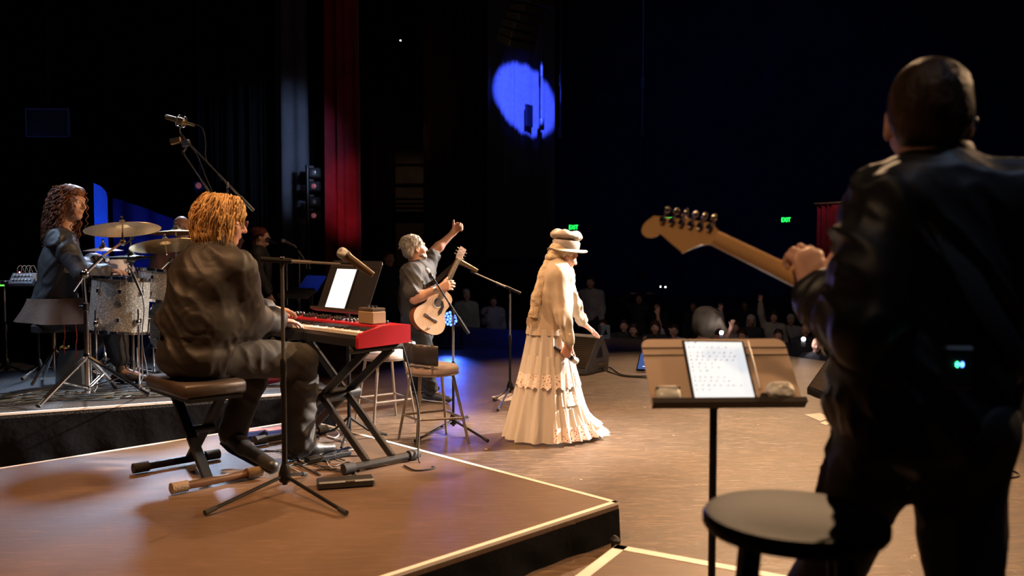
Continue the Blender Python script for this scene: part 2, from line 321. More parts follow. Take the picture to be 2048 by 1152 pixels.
# hanging screen at upper left
c = at(98, 246, 9.5); t = thing('hanging_screen', 'dark hanging screen with thin blue-lit rim at upper left', 'screen', c)
b = MB(); b.box(c, (.46, .05, .30), bev=.01); b.build('housing', black_plastic, t)
rimm = mat('screen_rim', (.06, .08, .16), .4)
for (o_, s_) in (((0, -.03, .145), (.46, .02, .018)), ((0, -.03, -.145), (.46, .02, .018)), ((-.225, -.03, 0), (.018, .02, .3)), ((.225, -.03, 0), (.018, .02, .3))):
    b = MB(); b.box(c+V3(*o_), s_, bev=.003); b.build('frame', rimm, t)
b = MB(); b.cyl(c+V3(0, 0, .15), c+V3(0, 0, 12), .02); b.build('drop_pipe', black_metal, t)
spot('screen_light', (-6.3, 8.2, 2.0), c+V3(-.15, 0, 0), 14, (.1, .22, 1), 40, .8, .05)
# louvred wall piece beside the curtain
lw = mat('louvre_board', (.10, .075, .06), .7, var=.3, vs=2)
c0 = at(786, 500, 24); c1 = at(848, 500, 24.5)
t = thing('louvred_wall', 'dim panelled wall bay with horizontal ledges beyond the red curtain', 'wall panel', (c0[0], 24.2, 0))
ztop = at(800, 226, 24.2)[2]
b = MB(); b.box(((c0[0]+c1[0])/2, 24.6, ztop/2), (c1[0]-c0[0]+.4, .2, ztop)); b.build('backing', lw, t, smooth=0)
for py, hh, dd in ((229, .14, .35), (326, .05, .12), (366, .05, .14), (395, .08, .3), (404, .08, .3), (413, .08, .3), (422, .08, .3)):
    z = at(800, py, 24.3)[2]; b = MB(); b.box(((c0[0]+c1[0])/2, 24.5-dd/2, z), (c1[0]-c0[0]+.4, dd, hh), bev=.02); b.build('ledge', lw, t)
spot('wing_light', (-2.6, 21.5, 5.2), ((c0[0]+c1[0])/2, 24.4, 2.4), 26, WARM, 50, .8, .1)
spot('curtain_light', (-2.3, 11.5, .8), at(712, 400, 15.2), 170, (1, .25, .3), 24, .9, .08)
spot('drape_light', (-1.4, 10.5, 3.0), at(585, 300, 13.8), 420, (.45, .6, 1), 34, .9, .1)
# blue-lit pleated curtain on the far house wall with pendants in front
pale = mat('pale_pleated_cloth', (.5, .5, .55), .8, var=.1)
cc = at(1044, 200, 34); dv = nrm(V3(.47, .88, 0)); a0 = cc-dv*2.3; a1 = cc+dv*2.6
drape('far_curtain', 'pale pleated wall curtain caught by a round blue spot', a0, a1, 1.0, 12.5, pale, 15, .20, .5)
b = MB(); b.prism([(0, 0), (.45, 0), (.45, .8), (0, .8)], at(1050, 252, 32.9), V3(*dv), V3(0, 0, 1), .1)
tag(b.build('wall_box', mat('dark_wall_box', (.03, .03, .05), .7), None, at(1050, 252, 32.9)), 'small dark box fixed low on the blue-lit curtain', 'box')
sp = spot('blue_spot', (1.2, 9.5, 8.5), cc+V3(.1, 0, .0), 60000, (.045, .085, 1), 6.6, .35, .02)
def pendant(label, px, ytop, ybot, D, wd, pm):
    c = at(px, ybot, D); h = (ybot-ytop)/FPX*D
    t = thing('pendant_lamp', label, 'lamp', c, 'pendant lamps in the house')
    b = MB(); b.lathe([(wd*.9, 0), (wd, .02), (wd, h), (wd*.5, h+.04)], c, n=20); b.build('shade', pm, t)
    b = MB(); b.cyl(c+V3(0, 0, h+.03), (c[0], c[1], 15), .022); b.build('rod', pm, t)
    b = MB(); b.cyl(c+V3(0, 0, h+1.25*D/26), c+V3(0, 0, h+1.55*D/26), .05); b.build('coupling', pm, t)
    return t
pm = mat('pendant_metal', (.6, .62, .68), .4, .3)
pendant('long-rod cylinder pendant lit pale blue before the far curtain', 1083, 238, 260, 33, .10, pm)
pendant('dim blue-tinted cylinder pendant right of the brighter one', 1121, 258, 276, 33, .07, pm)
pendant('barely visible small pendant at right of the other two', 1285, 262, 276, 30, .05, pm)
# exit signs
exm = mat('exit_green', (.02, .8, .15), .5, emit=3.0, ecol=(.02, 1, .12)); exb = mat('exit_sign_plate', (.012, .03, .016), .6)
for px, py, D, lb in ((1147, 455, 38, 'green EXIT sign glowing above the singer\'s hat'), (1336, 440, 40, 'green EXIT sign behind the electric guitar tuners'), (1572, 440, 34, 'green EXIT sign left of the red booth drape')):
    c = at(px, py, D); t = thing('exit_sign', lb, 'sign', c-V3(0, 0, .16), 'exit signs'); s = D/38
    b = MB(); b.box(c+V3(0, .05, 0), (.40*s, .06, .26*s), bev=.015); b.build('plate', exb, t)
    b = MB(); b.text('EXIT', .27*s, c+V3(0, .012, 0), V3(.72, 0, 0), V3(0, 0, 1), .01); b.build('lettering', exm, t, smooth=0)
    b = MB(); b.cyl(c+V3(0, .05, .12*s), V3(c[0], c[1]+.05, 15.1), .015, n=6); b.build('drop_rod', exb, t)
# booth with red drape and lit rail at right
c0 = at(1632, 408, 30); c1 = at(1700, 405, 29)
drape('booth_drape', 'red pleated drape under a lit rail, far right of house', c0, c1, -1.2, c0[2]-.05, red_cloth, 7, .07, .9)
b = MB(); b.tube([c0+V3(-.1, -.1, 0), c1+V3(.3, -.1, .03)], .03); tag(b.build('booth_rail', mat('brass_rail', (.6, .45, .25), .35, .8), None, c0), 'thin golden rail along the top of the red booth drape', 'rail')
spot('booth_light', at(1665, 402, 28)+V3(0, 0, 1.6), at(1680, 425, 29.5), 60, (1, .55, .45), 80, .8, .05)
# line array speaker high above
t = thing('line_array', 'dim hanging curved speaker array at top of picture', 'speaker', at(1040, 90, 20)); lm = mat('array_cabinet', (.045, .04, .035), .6)
for i in range(7):
    px = 1032+i*i*.9+i*3; py = 84-i*16; c = at(px, py, 20); b = MB(); b.box(c, (.75, .5, .17), rotz(.7)@frame(V3(0, -.5+.07*i, 1)), bev=.02); b.build('cabinet', lm, t)
spot('array_light', (-1.5, 17.5, 4.5), at(1060, 40, 20), 26, WARM, 40, .8, .1)
# tiny house lights
dotm = mat('house_dot_light', (1, .98, .9), .5, emit=14)
for i, (px, py) in enumerate(((1031, 34), (1023, 51), (1024, 53), (1015, 65), (1003, 78), (801, 81))):
    c = at(px, py, 26); b = MB(); b.ball(c, .014, n=8, m=6); tag(b.build('ceiling_pinlight', dotm, None, c), ('topmost tiny pin light beside the speaker array', 'second tiny pin light from the top beside the speaker array', 'third tiny pin light from the top, touching the second', 'fourth tiny pin light from the top beside the speaker array', 'lowest tiny pin light left below the speaker array', 'lone tiny pin light above the louvred wall')[i], 'light', 'pin lights in the ceiling')
for px, py, lb in ((1321, 573.5, 'left'), (1331, 574, 'right')):
    c = at(px, py, 30); t = thing('aisle_light', 'tiny white aisle light on a thin post, %s of the pair' % lb, 'light', (c[0], c[1], -1.2), 'aisle lights'); b = MB(); b.ball(c, .02, n=8, m=6); b.build('lamp', dotm, t); b = MB(); b.cyl(V3(c[0], c[1], -1.2), c-UP0*.018, .012, n=6); b.build('post', exb, t)
# ------------------------------------------------------------------ figures: smooth-union distance field -> one continuous surface
def seg(a, b, ra, rb=None, k=.03, flat=None, sub=False): return ('c', np.array(a, float), np.array(b, float), ra, ra if rb is None else rb, k, flat, sub)
def ell(c, r, R=None, k=.03, sub=False): return ('e', np.array(c, float), np.array([r]*3 if np.isscalar(r) else r, float), np.eye(3) if R is None else R, k, sub)
def _axis(lo, hi, vox, ivs, fv):
    xs = [lo]
    while xs[-1] < hi:
        x = xs[-1]; step = fv if any(a-fv <= x <= b for a, b in ivs) else vox
        nxt = [a for a, b in ivs if x < a < x+step]
        xs.append(x+step if not nxt else max(x+fv, min(nxt)))
    return np.array(xs)
def surface(prims, vox=.012, fine=(), fv=.006):
    lo = np.full(3, 1e9); hi = -lo; M = .05
    for p in prims:
        if p[-1]: continue
        if p[0] == 'c': r = max(p[3], p[4]); a = np.minimum(p[1], p[2])-r; b = np.maximum(p[1], p[2])+r
        else: r = p[2].max(); a = p[1]-r; b = p[1]+r
        lo = np.minimum(lo, a); hi = np.maximum(hi, b)
    lo -= vox*2+.01; hi += vox*2+.01
    ax = [_axis(lo[i], hi[i], vox, [(f[0][i], f[1][i]) for f in fine], fv) for i in range(3)]
    F = np.full([len(a) for a in ax], M, np.float32)
    for p in prims:
        if p[0] == 'c': r = max(p[3], p[4]); a = np.minimum(p[1], p[2])-r-M; b = np.maximum(p[1], p[2])+r+M
        else: r = p[2].max(); a = p[1]-r-M; b = p[1]+r+M
        sl = tuple(slice(max(0, np.searchsorted(ax[i], a[i])-1), np.searchsorted(ax[i], b[i])+1) for i in range(3))
        X = ax[0][sl[0]][:, None, None]; Y = ax[1][sl[1]][None, :, None]; Z = ax[2][sl[2]][None, None, :]
        if 0 in (X.size, Y.size, Z.size): continue
        if p[0] == 'c':
            _, A, B, ra, rb, k, flat, sub = p; ba = B-A; L2 = ba@ba+1e-12
            dx, dy, dz = X-A[0], Y-A[1], Z-A[2]
            t = np.clip((dx*ba[0]+dy*ba[1]+dz*ba[2])/L2, 0, 1)
            qx, qy, qz = dx-t*ba[0], dy-t*ba[1], dz-t*ba[2]; q2 = qx*qx+qy*qy+qz*qz
            if flat is not None:
                n, f = flat; qn = qx*n[0]+qy*n[1]+qz*n[2]; q2 = q2+qn*qn*(1/f**2-1)
            d = np.sqrt(q2)-(ra+(rb-ra)*t)
        else:
            _, c, r, R, k, sub = p; dx, dy, dz = X-c[0], Y-c[1], Z-c[2]; k0 = 0; k1 = 0
            for i in range(3):
                q = dx*R[0, i]+dy*R[1, i]+dz*R[2, i]; k0 = k0+(q/r[i])**2; k1 = k1+(q/r[i]**2)**2
            k0 = np.sqrt(k0); k1 = np.sqrt(k1)+1e-9; d = k0*(k0-1)/k1
        f0 = F[sl]
        if sub: d = -d; h = np.clip(.5-.5*(d-f0)/k, 0, 1); F[sl] = d*(1-h)+f0*h+k*h*(1-h)
        else:
            d = np.minimum(d, M); h = np.clip(.5+.5*(d-f0)/k, 0, 1); F[sl] = np.where((d >= M) & (f0 >= M), M, d*(1-h)+f0*h-k*h*(1-h))
    # surface nets
    S = F < 0; n = np.array(F.shape); cs = tuple(n-1); cnt = np.zeros(cs, np.int16); acc = np.zeros((*cs, 3), np.float32)
    for axis in range(3):
        i0 = [slice(None)]*3; i1 = [slice(None)]*3; i0[axis] = slice(0, -1); i1[axis] = slice(1, None)
        a = F[tuple(i0)]; b_ = F[tuple(i1)]; cr = (a < 0) != (b_ < 0); ix = np.argwhere(cr)
        if len(ix) == 0: continue
        av = a[cr]; bv = b_[cr]; t = av/(av-bv); P = np.stack([ax[i][ix[:, i]] for i in range(3)], 1)
        P[:, axis] += t*(ax[axis][ix[:, axis]+1]-ax[axis][ix[:, axis]])
        o1, o2 = [i for i in range(3) if i != axis]
        for u in (0, 1):
            for v in (0, 1):
                c = ix.copy(); c[:, o1] -= u; c[:, o2] -= v; ok = (c >= 0).all(1) & (c < n-1).all(1)
                cc = c[ok]; np.add.at(cnt, tuple(cc.T), 1); np.add.at(acc, tuple(cc.T), P[ok])
    cells = np.argwhere(cnt > 0); idx = np.full(cs, -1, np.int64); idx[tuple(cells.T)] = np.arange(len(cells)); VV = acc[tuple(cells.T)]/cnt[tuple(cells.T)][:, None]
    FF = []
    for axis in range(3):
        i0 = [slice(None)]*3; i1 = [slice(None)]*3; i0[axis] = slice(0, -1); i1[axis] = slice(1, None)
        sa = S[tuple(i0)]; sb = S[tuple(i1)]; ix = np.argwhere(sa != sb)
        o1, o2 = (axis+1) % 3, (axis+2) % 3
        ok = (ix[:, o1] > 0) & (ix[:, o2] > 0) & (ix[:, o1] < n[o1]-1) & (ix[:, o2] < n[o2]-1); ix = ix[ok]
        q = []
        for u, v in ((1, 1), (0, 1), (0, 0), (1, 0)):
            c = ix.copy(); c[:, o1] -= u; c[:, o2] -= v; q.append(idx[tuple(c.T)])
        q = np.stack(q, 1); inside = sa[tuple(ix.T)]; q[~inside] = q[~inside][:, ::-1]; FF.append(q)
    return VV.astype(float), np.concatenate(FF)
def vnoise(P):
    i = np.floor(P).astype(np.int64); f = P-i; f = f*f*(3-2*f); out = 0
    for a in (0, 1):
        for b in (0, 1):
            for c in (0, 1):
                h = (i[:, 0]+a)*374761393+(i[:, 1]+b)*668265263+(i[:, 2]+c)*2147483647; h = (h ^ (h >> 13))*1274126177; h = h ^ (h >> 16)
                val = (h & 0xffff)/65535.; wgt = np.where(a, f[:, 0], 1-f[:, 0])*np.where(b, f[:, 1], 1-f[:, 1])*np.where(c, f[:, 2], 1-f[:, 2]); out = out+val*wgt
    return out
def vnormals(V, F):
    a = V[F[:, 2]]-V[F[:, 0]]; b = V[F[:, 3]]-V[F[:, 1]]; fn = np.cross(a, b); N = np.zeros_like(V)
    for j in range(4): np.add.at(N, F[:, j], fn)
    return N/(np.linalg.norm(N, axis=1)[:, None]+1e-12)
def relax(V, F, it=2):
    for _ in range(it):
        A = np.zeros_like(V); C = np.zeros(len(V))
        for j in range(4):
            for k in (1, 3): np.add.at(A, F[:, j], V[F[:, (j+k) % 4]]); np.add.at(C, F[:, j], 1)
        V = V*.5+.5*A/np.maximum(C, 1)[:, None]
    return V
def crease(V, F, amp, freq, d=(0, 0, 1), seed=0, along=.22):
    """cloth folds: soft ridges running along direction d, pushed along the normals"""
    N = vnormals(V, F); R = frame(nrm(d)); Q = V@R; Q = Q*np.array([freq, freq, freq*along])+seed*7.3
    w_ = np.stack([vnoise(Q*.5+i*31.7) for i in range(3)], 1)*1.2
    n1 = vnoise(Q+w_); n2 = vnoise(Q*1.9+w_+50); r = (1-np.abs(2*n1-1))**2.2*1.1+(1-np.abs(2*n2-1))**2*.35-.1
    msk = np.clip(vnoise(V*4+seed*3.1)*2.4-.5, .2, 1)
    return V+N*(amp*(r-.3)*msk)[:, None]
def part(name, prims, m, parent, vox=.012, fine=(), fv=.006, folds=None, sm=1, **kw):
    V, F = surface(prims, vox, fine, fv)
    if sm: V = relax(V, F, sm)
    if folds: V = crease(V, F, *folds)
    return mk(name, V, F.tolist(), m, parent, smooth=179, **kw)
class HF:
    """head frame: centre c, facing f, up u, scale s; q(right, front, up) in metres"""
    def __init__(h, c, f, u=(0, 0, 1), s=1.0):
        h.c = np.array(c, float); h.f = nrm(f); h.r = nrm(np.cross(h.f, u)); h.u = np.cross(h.r, h.f); h.s = s; h.R = np.column_stack([h.r, h.f, h.u])
    def q(h, x, y, z): return h.c+h.s*(h.r*x+h.f*y+h.u*z)
def head(h, ears=True):
    s = h.s; q = h.q; R = h.R; P = [ell(q(0, -.012, .028), np.array([.073, .092, .086])*s, R, .02), ell(q(0, .028, -.03), np.array([.058, .066, .086])*s, R, .035),
        ell(q(0, .058, -.096), np.array([.03, .028, .022])*s, R, .03), seg(q(0, .088, .012), q(0, .113, -.03), .008*s, .0125*s, .012), seg(q(.013, .098, -.034), q(-.013, .098, -.034), .008*s, None, .01),
        seg(q(-.036, .078, .026), q(.036, .078, .026), .013*s, None, .018), ell(q(.043, .058, -.03), .024*s, R, .03), ell(q(-.043, .058, -.03), .024*s, R, .03),
        ell(q(.031, .1, .004), .0155*s, R, .014, True), ell(q(-.031, .1, .004), .0155*s, R, .014, True),
        ell(q(0, .087, -.056), np.array([.023, .013, .007])*s, R, .008), ell(q(0, .085, -.067), np.array([.02, .013, .008])*s, R, .008)]
    if ears:
        for sg in (1, -1): P += [ell(q(.076*sg, -.008, -.008), np.array([.010, .020, .033])*s, R, .008), ell(q(.083*sg, -.004, -.006), np.array([.006, .009, .015])*s, R, .006, True)]
    return P
def eyes(h, root):
    wm = mat('eye_white', (.75, .72, .7), .25); im = mat('iris_dark', (.03, .02, .015), .2)
    for sg in (1, -1):
        b = MB(); b.ball(h.q(.031*sg, .078, .004), .0125*h.s); e = b.build('eye', wm, root, smooth=179)
        b = MB(); b.ball(h.q(.031*sg, .0865, .004), .0058*h.s); b.build('iris', im, e, smooth=179)
def hand(w, d, n, s, curl=(.5, .5, .55, .6), thumb=.4, sc_=1.0, spread=.10, thumb_dir=None):
    """wrist w, direction d, palm normal n, thumb side s; curl per finger (radians per joint)"""
    d = nrm(d); n = nrm(np.array(n)-d*(np.array(n)@d)); s = nrm(np.array(s)-d*(np.array(s)@d)-n*(np.array(s)@n)); k = .012*sc_; w = np.array(w, float)
    P = []; kn = []
    for i, off in enumerate((.030, .010, -.010, -.029)):
        b = w+sc_*(d*(.092-.004*abs(i-1)-.004*(i == 3))+s*off); kn.append(b); P.append(seg(w+sc_*(d*.008+s*off*.55), b, .0165*sc_, .0135*sc_, k*1.3, (n, .85)))
    for i, (b, L) in enumerate(zip(kn, (.072, .080, .075, .060))):
        dd = nrm(d+s*spread*(1.5-i)); a = 0; p = b; ra = .0098*sc_
        for j, fr in enumerate((.46, .30, .24)):
            a += curl[i]*(1 if j else .9); v = dd*math.cos(a)+n*math.sin(a); q_ = p+v*L*fr*sc_; rb = ra*.9; P.append(seg(p, q_, ra, rb, .004)); p = q_; ra = rb
    tb = w+sc_*(d*.030+s*.026+n*.006); td = nrm(thumb_dir) if thumb_dir is not None else nrm(d*.75+s*.75+n*.25)
    t2 = tb+td*.040*sc_; t3 = t2+nrm(td*(1-thumb*.3)+n*thumb*.6)*.032*sc_
    P += [seg(w+sc_*(d*.015+s*.008), tb, .017*sc_, .014*sc_, k), seg(tb, t2, .0135*sc_, .0105*sc_, .006), seg(t2, t3, .0105*sc_, .0085*sc_, .004)]
    return P
def hbox(w, d, r=.2): w = np.array(w); c = w+nrm(d)*.09; return (c-.105, c+.105)
def torso(J, t=0, g=1.0, belly=0):
    P, N, SL, SR = J['P'], J['N'], J['SL'], J['SR']; r = nrm(SR-SL); u = nrm(N-P); f = nrm(np.cross(u, r)); r2 = np.cross(f, u); R = np.column_stack([r2, f, u]); L = np.linalg.norm(N-P); m = J.get('C', P+(N-P)*.62+f*.01)
    out = [ell(P, np.array([.158*g+t, .112*g+t, .125+t]), R, .05), ell(P+(N-P)*.32+f*(belly*.6), np.array([.135*g+t+belly*.5, .100*g+t+belly, .17+t]), R, .06), ell(m, np.array([.165*g+t, .112*g+t, .20+t]), R, .06),
           seg(SL+(SR-SL)*.08, SR-(SR-SL)*.08, .058+t, None, .05), seg(N+u*.0, SL+(SR-SL)*.12, .045+t*.7, .05+t, .05), seg(N, SR-(SR-SL)*.12, .045+t*.7, .05+t, .05)]
    return out
def arm(J, sd, t=0, frac=1.0, g=1.0, upper=1.0):
    S, E, W = J['S'+sd], J['E'+sd], J['W'+sd]; out = [seg(S, S+(E-S)*upper, .056*g+t, (.056-.013*upper)*g+t, .035)]
    if upper >= 1: out += [seg(E, E+(W-E)*frac, .043*g+t, (.043-.015*frac)*g+t*1.0, .025), ell(E+(W-E)*.25, np.array([.046*g+t]*3), None, .03)] if frac > .3 else [seg(E, E+(W-E)*frac, .043*g+t, .043*g+t, .02)]
    return out
def leg(J, sd, t=0, frac=1.0, g=1.0, straight=0):
    H, K, A = J['H'+sd], J['K'+sd], J['A'+sd]; out = [seg(H, K, .088*g+t, .058*g+t, .05), seg(K, K+(A-K)*frac, .058*g+t, (.038 if not straight else .052)*g+t, .03)]
    fwd = nrm(np.cross(nrm(A-K), J.get('r', V3(1, 0, 0)))); out.append(ell(K+(A-K)*.3+fwd*.012*(-1 if fwd@J['f'] > 0 else 1), np.array([.056*g+t]*3), None, .05)); return out
def foot(A, d, z0, L=.27, t=0):
    """shoe from ankle A pointing along d; sole at z0"""
    d = nrm(d); h = A.copy(); heel = A-d*.055; toe = A+d*(L-.085); heel[2] = z0+.043+max(0, A[2]-z0-.11)*.8; toe[2] = z0+.038
    if abs(d[2]) > .05: toe = A+d*(L-.07)
    mid = heel*.45+toe*.55; mid[2] += .012
    side = nrm(np.cross(d, (0, 0, 1)))
    return [seg(A+V3(0, 0, .02), heel*.6+mid*.4+V3(0, 0, .01), .046+t, .042+t, .03), seg(heel, mid, .036+t, .040+t, .03), seg(mid, toe, .042+t, .034+t, .03, (V3(0, 0, 1), .82))]
def body(root, J, hd, hands, m, g=1.0, belly=0, vox=.014, fv=.006, name='body', hfv=None):
    P = torso(J, 0, g, belly)+head(hd)
    P.append(seg(hd.q(0, -.022, -.05), J['N']-nrm(J['N']-J['P'])*.02, .056*hd.s, .062*hd.s, .03))
    for sd in 'LR': P += arm(J, sd, 0, 1, g)+leg(J, sd, 0, 1, g)
    for sd in 'LR':
        A = J['A'+sd]; P.append(seg(A, A+nrm(J['T'+sd])*.13+V3(0, 0, -.04), .036, .03, .03))
    fine = [(hd.c-.15*hd.s, hd.c+.15*hd.s)]
    for h_ in hands:
        P += hand(**h_); fine.append(hbox(h_['w'], h_['d']))
    return part(name, P, m, root, vox, fine, fv, sm=1)
def person(name, label, base): return thing(name, label, 'person', base)
def strands(b, pts_fn, n, r=.004, sides=4):
    for i in range(n):
        P = pts_fn(i)
        if P is not None: b.tube(P, np.linspace(r, r*.35, len(P)), sides, cap=False)
def hairmat(name, c1, c2, rough=.4, sc_=(1, 1, 1)):
    m = mat(name, c1, rough+.08, var=0, vs=30, spec=.25); N = m.node_tree.nodes; Lk = m.node_tree.links; b = N['Principled BSDF']
    rp = [x for x in N if x.type == 'VALTORGB'][0]; rp.color_ramp.elements[0].color = (*c1, 1); rp.color_ramp.elements[1].color = (*c2, 1)
    n2 = N.new('ShaderNodeTexNoise'); n2.inputs['Scale'].default_value = 120; n2.inputs['Detail'].default_value = 3; mp = [x for x in N if x.type == 'MAPPING'][0]; mp.inputs['Scale'].default_value = sc_
    Lk.new(mp.outputs[0], n2.inputs['Vector']); bp = N.new('ShaderNodeBump'); bp.inputs['Strength'].default_value = .5; bp.inputs['Distance'].default_value = .01; Lk.new(n2.outputs[0], bp.inputs['Height']); Lk.new(bp.outputs[0], b.inputs['Normal']); return m
skin_light = mat('skin_light', (.60, .33, .23), .48, var=.08, vs=14, sss=.12)
skin_pink = mat('skin_pink', (.64, .35, .26), .48, var=.08, vs=14, sss=.12)
skin_brown = mat('skin_brown', (.30, .15, .085), .48, var=.08, vs=14, sss=.1)
skin_tan = mat('skin_tan', (.47, .25, .16), .48, var=.08, vs=14, sss=.1)
# ------------------------------------------------------------------ the keyboard player on the bench
Kf = V3(-KV[0], -KV[1], 0); Kr = V3(-KU[0], -KU[1], 0); UP = V3(0, 0, 1)
bn = onz(443, 970, RK); bf = onz(362, 932, RK); BENCH = (bn+bf)/2; BENCHZ = .755
def keyboard_player():
    J = {}; J['f'] = Kf; J['r'] = Kr
    P = V3(BENCH[0], BENCH[1], BENCHZ+.125)+Kf*.01; J['P'] = P
    J['N'] = at(432, 497, P[1]+.06); H = HF(at(446, 443, P[1]+.08), V3(.88, .42, -.16), (0, 0, 1), 1.12)
    J['SR'] = J['N']+Kr*.195-UP*.115+Kf*.03; J['SL'] = J['N']-Kr*.195-UP*.10+Kf*.03
    J['ER'] = reach(500, 648, J['SR'], .34, 1); J['WR'] = reach(553, 640, J['ER'], .27, 1)
    J['EL'] = J['SL']+V3(0, 0, -.29)+Kf*.16; J['WL'] = J['EL']+Kf*.25+V3(0, 0, .02)
    J['HR'] = P+Kr*.10+V3(0, 0, -.01); J['HL'] = P-Kr*.10+V3(0, 0, -.01)
    J['KR'] = at(600, 722, 5.18); J['AR'] = at(598, 888, 5.24); J['TR'] = Kf
    J['KL'] = J['HL']+Kf*.40-V3(0, 0, .08); J['AL'] = at(464, 868, 5.12); tl = onz(545, 932, RK+.075); J['TL'] = nrm(tl-J['AL'])
    root = person('person', 'keyboard player in black long-sleeved shirt with wavy blond hair and glasses, seated', (BENCH[0], BENCH[1], RK))
    hd_ = nrm(Kf*.9+V3(.12, 0, -.14)); hL = nrm(Kf-V3(0, 0, .15))
    body(root, J, H, [dict(w=J['WR'], d=hd_, n=-UP, s=-Kr, curl=(.28, .25, .25, .3), sc_=1.1), dict(w=J['WL'], d=hL, n=-UP, s=Kr, curl=(.3, .3, .3, .3), sc_=1.1)], skin_pink, 1.18, .06)
    shirt = mat('black_jersey', (.020, .016, .014), .6, var=.2, vs=6, bump=.06, bs=200)
    S = torso(J, .03, 1.24, .085)+arm(J, 'R', .024, .9, 1.2)+arm(J, 'L', .024, .9, 1.2)
    S += [seg(J['N']+UP*.015-Kf*.02, J['N']-UP*.06, .08, .11, .05), ell(P+(J['N']-P)*.66-Kf*.05, (.235, .16, .22), np.column_stack([Kr, Kf, UP]), .08), ell(P+(J['N']-P)*.3-Kf*.04, (.235, .19, .22), np.column_stack([Kr, Kf, UP]), .08), ell(P+V3(0, 0, -.01)-Kf*.02, (.24, .2, .12), np.column_stack([Kr, Kf, UP]), .06)]
    part('shirt', S, shirt, root, .012, folds=(.032, 12, nrm(Kr*.75-UP*.55), 2))
    pants = mat('dark_trousers', (.030, .025, .020), .7, var=.2, vs=8, bump=.06, bs=200)
    T = [ell(P-V3(0, 0, .02), (.215, .18, .12), np.column_stack([Kr, Kf, UP]), .06)]+leg(J, 'R', .030, .97, 1.12, 1)+leg(J, 'L', .026, .96, 1.1, 1)
    part('trousers', T, pants, root, .012, folds=(.016, 14, nrm(Kf*.4+Kr*.5-UP*.6), 5))
    shoe = mat('dark_shoe_leather', (.022, .02, .02), .45, bump=.1); sole = mat('shoe_sole', (.035, .045, .06), .5)
    part('shoe', foot(J['AR']+V3(0, 0, -.02), Kf, RK, .31), shoe, root, .009)
    A = J['AL']; d = J['TL']; heel = A-d*.04+V3(-.01, 0, -.035); toe = tl
    part('shoe', [seg(A, heel*.6+toe*.4, .05, .045, .03), seg(heel, toe, .046, .036, .03)], shoe, root, .009)
    off = nrm(np.cross(np.cross(d, UP), d))*-.034
    b = MB(); b.tube([heel+off-d*.02, heel+off*1.1+d*.1, toe+off*.8+d*.02], [.036, .04, .028], 10, flat=.35); b.build('shoe_sole', sole, root)
    # hair: full wavy cap to the collar, with long locks
    hm = hairmat('blond_wavy_hair', (.34, .18, .065), (.85, .56, .24), .42, (1, 1, .35))
    q = H.q; HP = [ell(q(0, -.022, .040), np.array([.092, .108, .098])*1.12, H.R, .03), ell(q(.0, -.075, -.045), np.array([.098, .062, .085])*1.1, H.R, .04), ell(q(.052, -.045, -.08), np.array([.05, .05, .055])*1.12, H.R, .04),
           ell(q(-.052, -.045, -.08), np.array([.05, .05, .055])*1.12, H.R, .04), ell(q(0, -.085, -.09), np.array([.085, .04, .04])*1.12, H.R, .04), seg(q(.06, .06, .075), q(-.06, .06, .075), .035, None, .03), seg(q(.066, .075, .045), q(.03, .09, .05), .018, None, .02)]
    hair = part('hair', HP, hm, root, .009, folds=(.02, 40, (0, 0, 1), 3))
    b = MB()
    def lock(i):
        a = rng.uniform(-2.75, 2.75); el = rng.uniform(.1, 1.25); st = q(math.sin(a)*.088*math.cos(el*.6), -.02-math.cos(a)*.098*math.cos(el*.6), .04+.09*math.sin(el))
        ln = rng.uniform(.11, .25); out = nrm(st-q(0, -.02, -.02)); n = 12; ph = rng.uniform(0, 6); am = rng.uniform(.005, .013)
        if abs(a) > 2.0: ln *= .45
        back = nrm(-H.f*.6*max(0, math.cos(a))+H.r*math.sin(a)*.45); side = np.cross(out, UP)
        return np.array([st+out*(.010+.012*math.sin(t*3))-UP*ln*t+back*.05*math.sin(t*2.2)+side*am*math.sin(t*9+ph)+out*am*.7*math.cos(t*9+ph) for t in np.linspace(0, 1, n)])
    strands(b, lock, 620, .0045, 4); b.build('lock', hm, hair, smooth=179, kind='stuff')
    # glasses and in-ear monitor
    gm = mat('glasses_frame', (.10, .04, .04), .3, .6); b = MB()
    for sg in (1, -1):
        a = np.linspace(0, 6.283, 17); b.tube([q(.034*sg+.026*math.cos(t), .112, .004+.018*math.sin(t)) for t in a], .0022, 6); b.tube([q(.06*sg, .11, .010), q(.078*sg, .06, .012), q(.082*sg, -.005, .006)], .0024, 6)
    b.tube([q(-.008, .113, .008), q(.008, .113, .008)], .002, 6); gl = b.build('glasses', gm, root)
    for sg in (1, -1): b = MB(); b.lathe([(.0001, .0), (.025, 0)], q(.034*sg, .1125, .004), frame(H.f), 16, False); b.build('lens', mat('tinted_lens', (.25, .08, .1), .1, alpha=.55), gl)
    b = MB(); b.ball(q(.09, -.002, -.006), .011); b.build('in_ear_monitor', mat('ear_piece', (.12, .12, .14), .25, .3), root); eyes(H, root)
    return root
keyboard_player()
